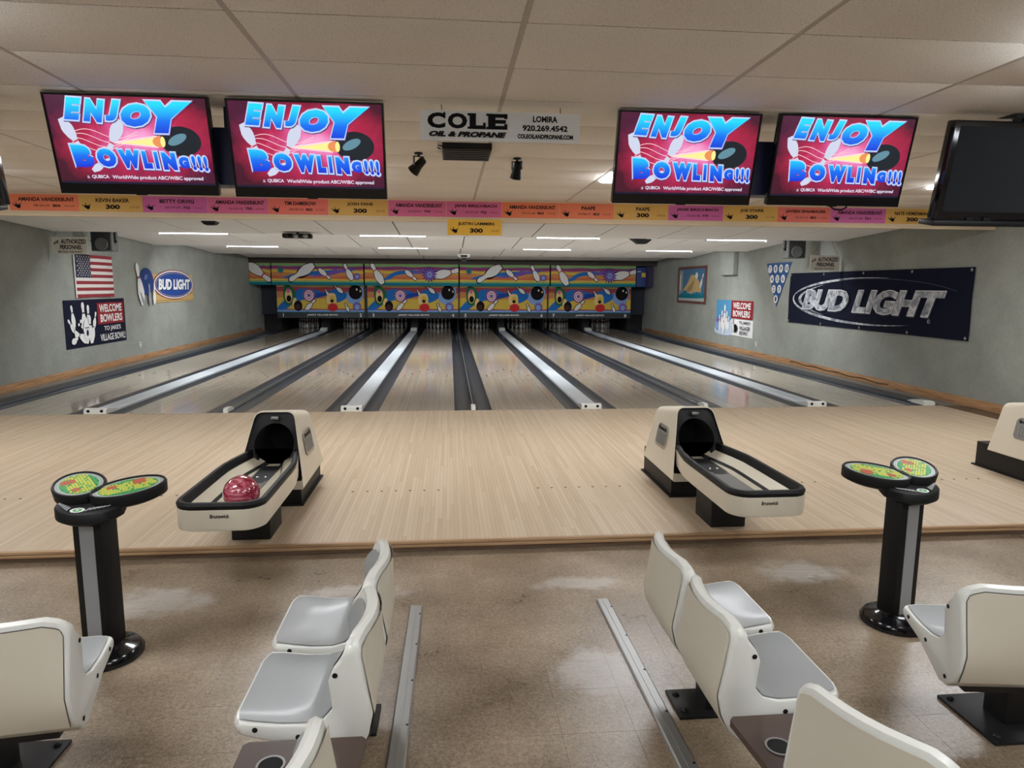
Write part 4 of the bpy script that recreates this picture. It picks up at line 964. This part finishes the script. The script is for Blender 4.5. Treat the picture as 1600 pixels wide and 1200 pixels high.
# flag
F_r = mat('flag_red', (140, 42, 54), .8); F_w = mat('flag_white', (214, 210, 206), .8); F_b = mat('flag_blue', (34, 38, 66), .8)
t = thing('flag', 'United States flag hanging on the left wall', 'flag'); frame(t, (XL, 4.24, 1.46), '+x'); FW, FH = 1.46, .82
fz = lambda x, y: .022+.012*math.sin(x*7+y*1.5)+.006*math.sin(x*17)
for k in range(13):
    y0 = FH*k/13; b = wave_sheet(FW, FH/13, lambda x, y, y0=y0: fz(x, y+y0), F_r if k % 2 == 0 else F_w, .004, 24, 1)
    ob = b.build('stripe', t); ob.location = (0, y0, 0)
cw, ch_ = .58, FH*7/13
b = wave_sheet(cw, ch_, lambda x, y: fz(x, y+FH-ch_)+.003, F_b, .003, 12, 4); ob = b.build('canton', t); ob.location = (0, FH-ch_, 0)
b = MB()
for r in range(9):
    for c in range(6 if r % 2 == 0 else 5):
        x = cw*(.085+.166*c+(.083 if r % 2 else 0)); y = FH-ch_+ch_*(.1+.1*r); P = []
        for i in range(10): q = .024 if i % 2 == 0 else .01; a_ = PI/2+PI*i/5; P.append((x+q*math.cos(a_), y+q*math.sin(a_)))
        b.add([(u, v, fz(u, v)+.006) for u, v in P], [list(range(10))], F_w)
b.build('stars', t)
MB().box(-.035, 0, -.01, FH+.01, .012, .022, F_w).build('header_band', t)
# welcome poster, left
t = thing('welcome_poster', 'navy WELCOME BOWLERS poster under the flag', 'poster'); frame(t, (XL, 3.76, .513), '+x'); PW, PH = 2.36, .905
MB().box(0, PW, 0, PH, -.004, .002, M_navy).build('sheet', t); a = Art(.004, .0012)
a.rect(1.2, 2.3, .40, .83, M_red); a.text('WELCOME', 1.28, 2.22, .64, .80, M_pw, .03); a.text('BOWLERS', 1.3, 2.22, .44, .60, M_pw, .03); a.text("TO JAKE'S", 1.42, 2.12, .24, .36, M_pw, .02); a.text('VILLAGE BOWL!', 1.24, 2.3, .06, .2, M_pw, .02)
for x, y, h, r in ((.28, .6, .42, .15), (.66, .55, .62, .05), (.82, .54, .52, -.05), (.2, .42, .34, .7), (1.05, .5, .34, -.35), (.52, .2, .52, 1.15), (.95, .3, .44, -.3), (.3, .3, .3, .3)): a.pin(x, y, h, r, M_pw, M_navy)
a.ell(.70, .32, .11, .22, M_pw); a.pin(.84, .33, .55, .05, M_pw, M_navy); a.ell(.22, .14, .09, .06, M_pw, .2); a.ell(.5, .5, .035, .035, M_pw); a.ell(.42, .44, .03, .03, M_pw); a.ell(.52, .4, .03, .03, M_pw); a.rect(.63, .78, .36, .375, M_navy); a.ell(.71, .27, .035, .06, M_navy)
a.build('print', t)
# beer tin with pins, left
t = thing('beer_sign', 'oval blue BUD LIGHT sign with pins and a blue ball on the left wall', 'sign'); frame(t, (XL, 6.6, 1.28), '+x')
B_tan = mat('tin_tan', (190, 160, 104), .5); B_blue = mat('tin_blue', (36, 72, 150), .4); B_gold = mat('tin_gold', (188, 150, 90), .4); B_red = mat('tin_red', (150, 52, 48), .4)
MB().box(1.0, 3.55, .0, .68, -.004, .012, B_tan).build('board', t)
a = Art(.014, .0016)
for k in range(4): a.rect(1.0, 3.55, .03+k*.16, .05+k*.16, mat('tin_line', (160, 128, 78), .5))
a.ell(2.3, .43, 1.3, .37, B_red, n=48); a.ell(2.3, .43, 1.25, .35, M_pw, n=48); a.ell(2.3, .43, 1.2, .325, B_blue, n=48); a.ring(2.3, .43, 1.15, .3, .03, .012, B_gold)
a.text('BUD LIGHT', 1.3, 3.35, .29, .56, M_ink2, .06, .15); a.text('BUD LIGHT', 1.28, 3.33, .30, .57, M_pw, .05, .15); a.build('print', t)
b = MB(); b.loft([[(.68+.34*math.cos(2*PI*i/30), .5+.31*math.sin(2*PI*i/30), z) for i in range(30)] for z in (.0, .03)], mat('tin_ball', (40, 66, 128), .25)); b.build('blue_ball', t)
a = Art(.034, .002); a.pin(.28, .44, .95, .22, M_pw, B_red); a.ell(.6, .6, .1, .06, mat('tin_ball_shine', (90, 116, 170), .3), .4); a.pin(.75, .2, .5, .05, mat('tin_pin_grey', (150, 152, 160), .4)); a.pin(1.0, .22, .5, -.12, M_pw); a.pin(.35, .12, .3, .5, mat('tin_pin_grey', (150, 152, 160), .4)); a.build('pins', t)
# speakers
M_spk = mat('speaker_grey', (88, 88, 86), .6); M_spk2 = mat('speaker_mesh', (44, 44, 44), .7)
for s, nm in ((-1, 'left'), (1, 'right')):
    x = -6.80 if s < 0 else 6.78; z = 2.33
    t = thing('loudspeaker', 'grey loudspeaker bracketed to the ceiling by the %s wall' % nm, 'speaker', (x, 4.2, z), 0, 'side wall loudspeakers')
    b = MB(); b.box(-.19, .19, 0, .25, 0, .38, M_spk, .015); b.build('cabinet', t); MB().box(-.165, .165, -.006, 0, .02, .36, M_spk2).build('grille', t)
    b = MB(); b.loft([[(r*math.cos(2*PI*i/20), y, .13+r*math.sin(2*PI*i/20)) for i in range(20)] for r, y in ((.12, -.006), (.11, -.014), (.05, -.009), (.001, -.007))], M_spk); b.build('woofer', t)
    b = MB(); b.box(-.215, -.2, .08, .12, .15, .44, M_black); b.box(.2, .215, .08, .12, .15, .44, M_black); b.box(-.215, .215, .08, .12, .42, .44, M_black); b.build('bracket', t)
    for q in (-1, 1): MB().box(*sorted((q*.19, q*.235)), .085, .115, .17, .2, M_black).build('knob', t)
# wall outlets
for face, x, y, z, nm in (('+x', XL, 6.77, .35, 'below the beer sign on the left wall'), ('-x', -XL, 7.03, .31, 'beside the pale welcome poster on the right wall')):
    t = thing('wall_outlet', 'white power outlet %s' % nm, 'outlet', (0, 0, 0), 0, 'wall outlets'); frame(t, (x, y, z), face)
    MB().box(-.04, .04, -.06, .06, -.004, .006, M_whitepl, .002).build('plate', t)
    for v in (-.03, .03): MB().box(-.016, .016, v-.014, v+.014, .006, .008, M_seam).build('socket', t)

# ================================================================ right wall items
XR = WX-.006
t = thing('framed_poster', 'framed beach-coloured poster high on the right wall near the pins', 'picture'); frame(t, (XR, 13.1, 1.22), '-x'); PW, PH = 2.55, 1.15
F_br = mat('frame_redbrown', (104, 60, 54), .5)
for b_ in ((0, PW, 0, .07), (0, PW, PH-.07, PH), (0, .1, .07, PH-.07), (PW-.1, PW, .07, PH-.07)): MB().box(*b_, -.004, .03, F_br).build('frame_rail', t)
MB().box(.1, PW-.1, .07, PH-.07, -.004, .008, mat('poster_sky', (70, 116, 150), .5)).build('sheet', t)
a = Art(.011, .0014); a.rect(.1, PW-.1, .07, .2, mat('poster_pale', (170, 180, 180), .5)); a.blob([(.4, .3), (.9, .62), (1.3, .9), (1.9, .72), (2.1, .34), (1.2, .24)], mat('poster_sand', (196, 168, 116), .5)); a.blob([(.8, .36), (1.2, .6), (1.5, .72), (1.3, .4)], mat('poster_sand2', (160, 132, 86), .5))
a.rect(.14, .5, .25, PH-.12, mat('poster_grey', (140, 150, 150), .5)); a.rect(.2, .3, .4, .9, A_white); a.blob([(.1, .2), (.6, .4), (1.2, .3), (1.9, .36), (2.44, .3), (2.44, .18), (.1, .15)], A_teal)
for k in range(4): a.ring(.5+k*.52, .27, .14, .1, .03, .025, A_lblue, 0, PI)
a.pin(2.2, .7, .5, -.5, A_white, A_red); a.ell(1.75, .86, .12, .1, A_white); a.build('print', t)
tag(MB().box(WX-.14, WX-.002, 8.36, 9.3, 2.06, 2.66, M_wall, .004).build('boxed_duct'), 'plaster-coloured boxed duct under the ceiling on the right wall', 'duct')
# pin number pennant
t = thing('pennant', 'blue triangular pennant with ten numbered white discs', 'pennant'); frame(t, (XR, 6.69, 1.28), '-x'); P_b = mat('pennant_blue', (44, 84, 138), .7)
b = MB(); b.prism([(0, 1.02), (1.22, 1.02), (.61, 0)], 0, .006, P_b, 'z'); b.build('cloth', t); a = Art(.008, .0012)
nums = [['7', '8', '9', '10'], ['4', '5', '6'], ['2', '3'], ['1']]
for r, row in enumerate(nums):
    for c, s_ in enumerate(row):
        x = .61+(c-(len(row)-1)/2)*.275; y = .885-r*.235; a.ell(x, y, .095, .095, M_pw); a.text(s_, x-.035-(.02 if len(s_) > 1 else 0), x+.035+(.02 if len(s_) > 1 else 0), y-.05, y+.05, M_navy, .02)
a.build('print', t)
# welcome poster, right
t = thing('welcome_poster', 'pale WELCOME BOWLERS poster with blue pin photo on the right wall', 'poster'); frame(t, (XR, 9.7, .44), '-x'); PW, PH = 2.43, .94
MB().box(0, PW, 0, PH, -.004, .002, M_pw).build('sheet', t); a = Art(.004, .0012)
a.rect(0, 1.08, 0, PH, mat('sky_print', (84, 148, 192), .5)); a.blob([(0, 0), (.1, .3), (.5, .38), (.8, .3), (1.08, .4), (1.08, 0)], mat('pale_print', (190, 204, 222), .5)); a.blob([(.02, .36), (.3, .5), (.4, .34), (.2, .24)], mat('lilac_print', (118, 104, 160), .5))
for x, y, h, r in ((.62, .5, .62, 0), (.45, .4, .5, .05), (.78, .38, .52, -.04), (.3, .3, .44, .08), (.92, .3, .42, -.1), (.6, .26, .5, 0)): a.pin(x, y, h, r, M_pw, A_red)
a.ell(.13, .2, .12, .12, A_lblue)
a.rect(1.08, PW, .46, PH, M_red); a.text('WELCOME', 1.2, 2.3, .72, .89, M_pw, .03); a.text('BOWLERS', 1.22, 2.28, .51, .68, M_pw, .03); a.text("TO JAKE'S", 1.62, 2.3, .31, .41, M_navy, .02); a.text('VILLAGE', 1.66, 2.3, .18, .28, M_navy, .02); a.text('BOWL!', 1.7, 2.2, .05, .15, M_navy, .02); a.ell(1.42, .2, .12, .11, M_ink2); a.pin(1.27, .27, .36, .25, M_pw, A_red); a.ring(1.27, .27, .07, .17, .012, .012, M_ink2); a.build('print', t)
# long banner
t = thing('banner', 'long dark BUD LIGHT banner with silver oval on the right wall', 'banner'); frame(t, (XR-.004, 5.47, .957), '-x'); BW, BH = 5.46, 1.09
M_ban = mat('banner_fabric', (22, 25, 42), .9, spec=.12); M_sil = mat('banner_silver', (168, 172, 180), .4); tb = NT(M_sil)
tc = tb.n('ShaderNodeTexCoord').outputs['Object']; tb.link(tb.ramp(tb.noise(tc, 6, 3, .6, 1.0), [(.35, (112, 116, 126)), (.5, (160, 164, 172)), (.65, (214, 216, 220))]), tb.b.inputs['Base Color']); M_sild = mat('banner_silver_dark', (74, 78, 92), .9, spec=.12)
wz = lambda x, y: .012+.006*math.sin(x*3.1+y*4)*math.sin(y*3.2)+.004*math.sin(x*9-y*7)
wave_sheet(BW, BH, wz, M_ban, .003, 48, 12).build('fabric', t)
a = Art(.026, .0016)
a.ring(2.75, .53, 2.55, .44, .10, .05, M_sil, 1.25, PI+.0, 40, True); a.ring(2.75, .53, 2.55, .44, .10, .06, M_sil, PI-.5, 2*PI-1.0, 40, True); a.ring(2.95, .53, 2.5, .38, .12, .06, M_sil, 2.2, 4.1, 30, True); a.ring(2.9, .53, 2.6, .42, .02, .012, M_sild, .5, 1.9, 30)
a.text('BUD LIGHT', .64, 4.98, .285, .735, M_sild, .06, .28); a.text('BUD LIGHT', .62, 4.96, .305, .745, M_pw, .06, .28); a.text('BUD LIGHT', .645, 4.94, .322, .73, M_sil, .05, .28); a.ring(4.62, .25, .035, .035, .012, .012, M_sil); a.text('R', 4.605, 4.635, .235, .265, M_sil)
a.build('print', t)
for u in (.05, 1.4, 2.75, 4.1, BW-.05):
    for v in (.04, BH-.04): MB().lathe([(.014, .02), (.024, .024), (.024, .018)], M_alu, 14, (u, v, 0)).build('grommet', t)
# cable along the right baseboard
pts = [(WX-.045, 5.2-i*.12, .09+.012*math.sin(i*.9)-.0012*i) for i in range(30)]
ob = MB().tube(pts, .006, M_black, 6).build('wall_cable'); tag(ob, 'thin dark cable drooping along the right pine board', 'cable')

# ================================================================ devices on the lane ceiling
t = thing('stage_light', 'silver and black effect light bar under the lane ceiling, left of centre', 'light', (-3.02, 3.3, 2.60), .05, 'effect lights')
b = MB(); b.box(-.25, .25, -.1, .1, -.05, .03, M_black, .015); b.build('body', t)
for k, x in enumerate((-.18, -.02, .15)): MB().lathe([(.03, -.02), (.05, .0), (.055, .03), (.03, .05)], M_alu if k else M_blackg, 16, (x, -.08, -.03)).build('lens', t)
MB().box(-.02, .02, -.02, .02, .03, .06, M_black).build('mount', t)
t = thing('stage_light', 'black wedge-shaped effect light under the lane ceiling, right of centre', 'light', (3.62, 4.7, 2.70), 0, 'effect lights')
b = MB(); b.prism([(-.26, .06), (.2, .06), (.22, -.02), (.12, -.09), (-.04, -.09)], -.1, .12, M_black); b.build('body', t); b = MB(); b.lathe([(.05, 0), (.05, .02), (.02, .03)], M_alu, 14, (.16, -.1, .0)); b.build('lens', t); MB().box(-.02, .02, -.02, .02, .05, .09, M_black).build('mount', t)
t = thing('ceiling_camera', 'white domed camera with black housing above the middle mural', 'camera', (.12, 11.6, ZL+.01))
MB().lathe([(.19, .03), (.2, -.02), (.17, -.07), (.1, -.09), (.002, -.09)], M_whitepl, 24).build('dome', t); MB().box(-.1, .1, -.21, -.1, -.07, -.01, M_black, .01).build('lens_window', t); MB().box(-.08, .08, -.06, .06, -.23, -.09, M_black, .01).build('housing', t)
t = thing('ceiling_vent', 'small dark vent on the lane ceiling near the left wall', 'vent', (-4.1, 2.05, 2.712)); b = MB(); b.loft([[(x*k, y*k, z) for x, y in ((-.11, -.1), (.11, -.1), (.11, .1), (-.11, .1))] for k, z in ((1, .02), (1, -.01), (.7, -.05))], M_steel); b.build('cover', t); MB().box(-.06, .06, -.05, .05, -.056, -.048, M_black).build('grille', t)
bpy.context.view_layer.update()
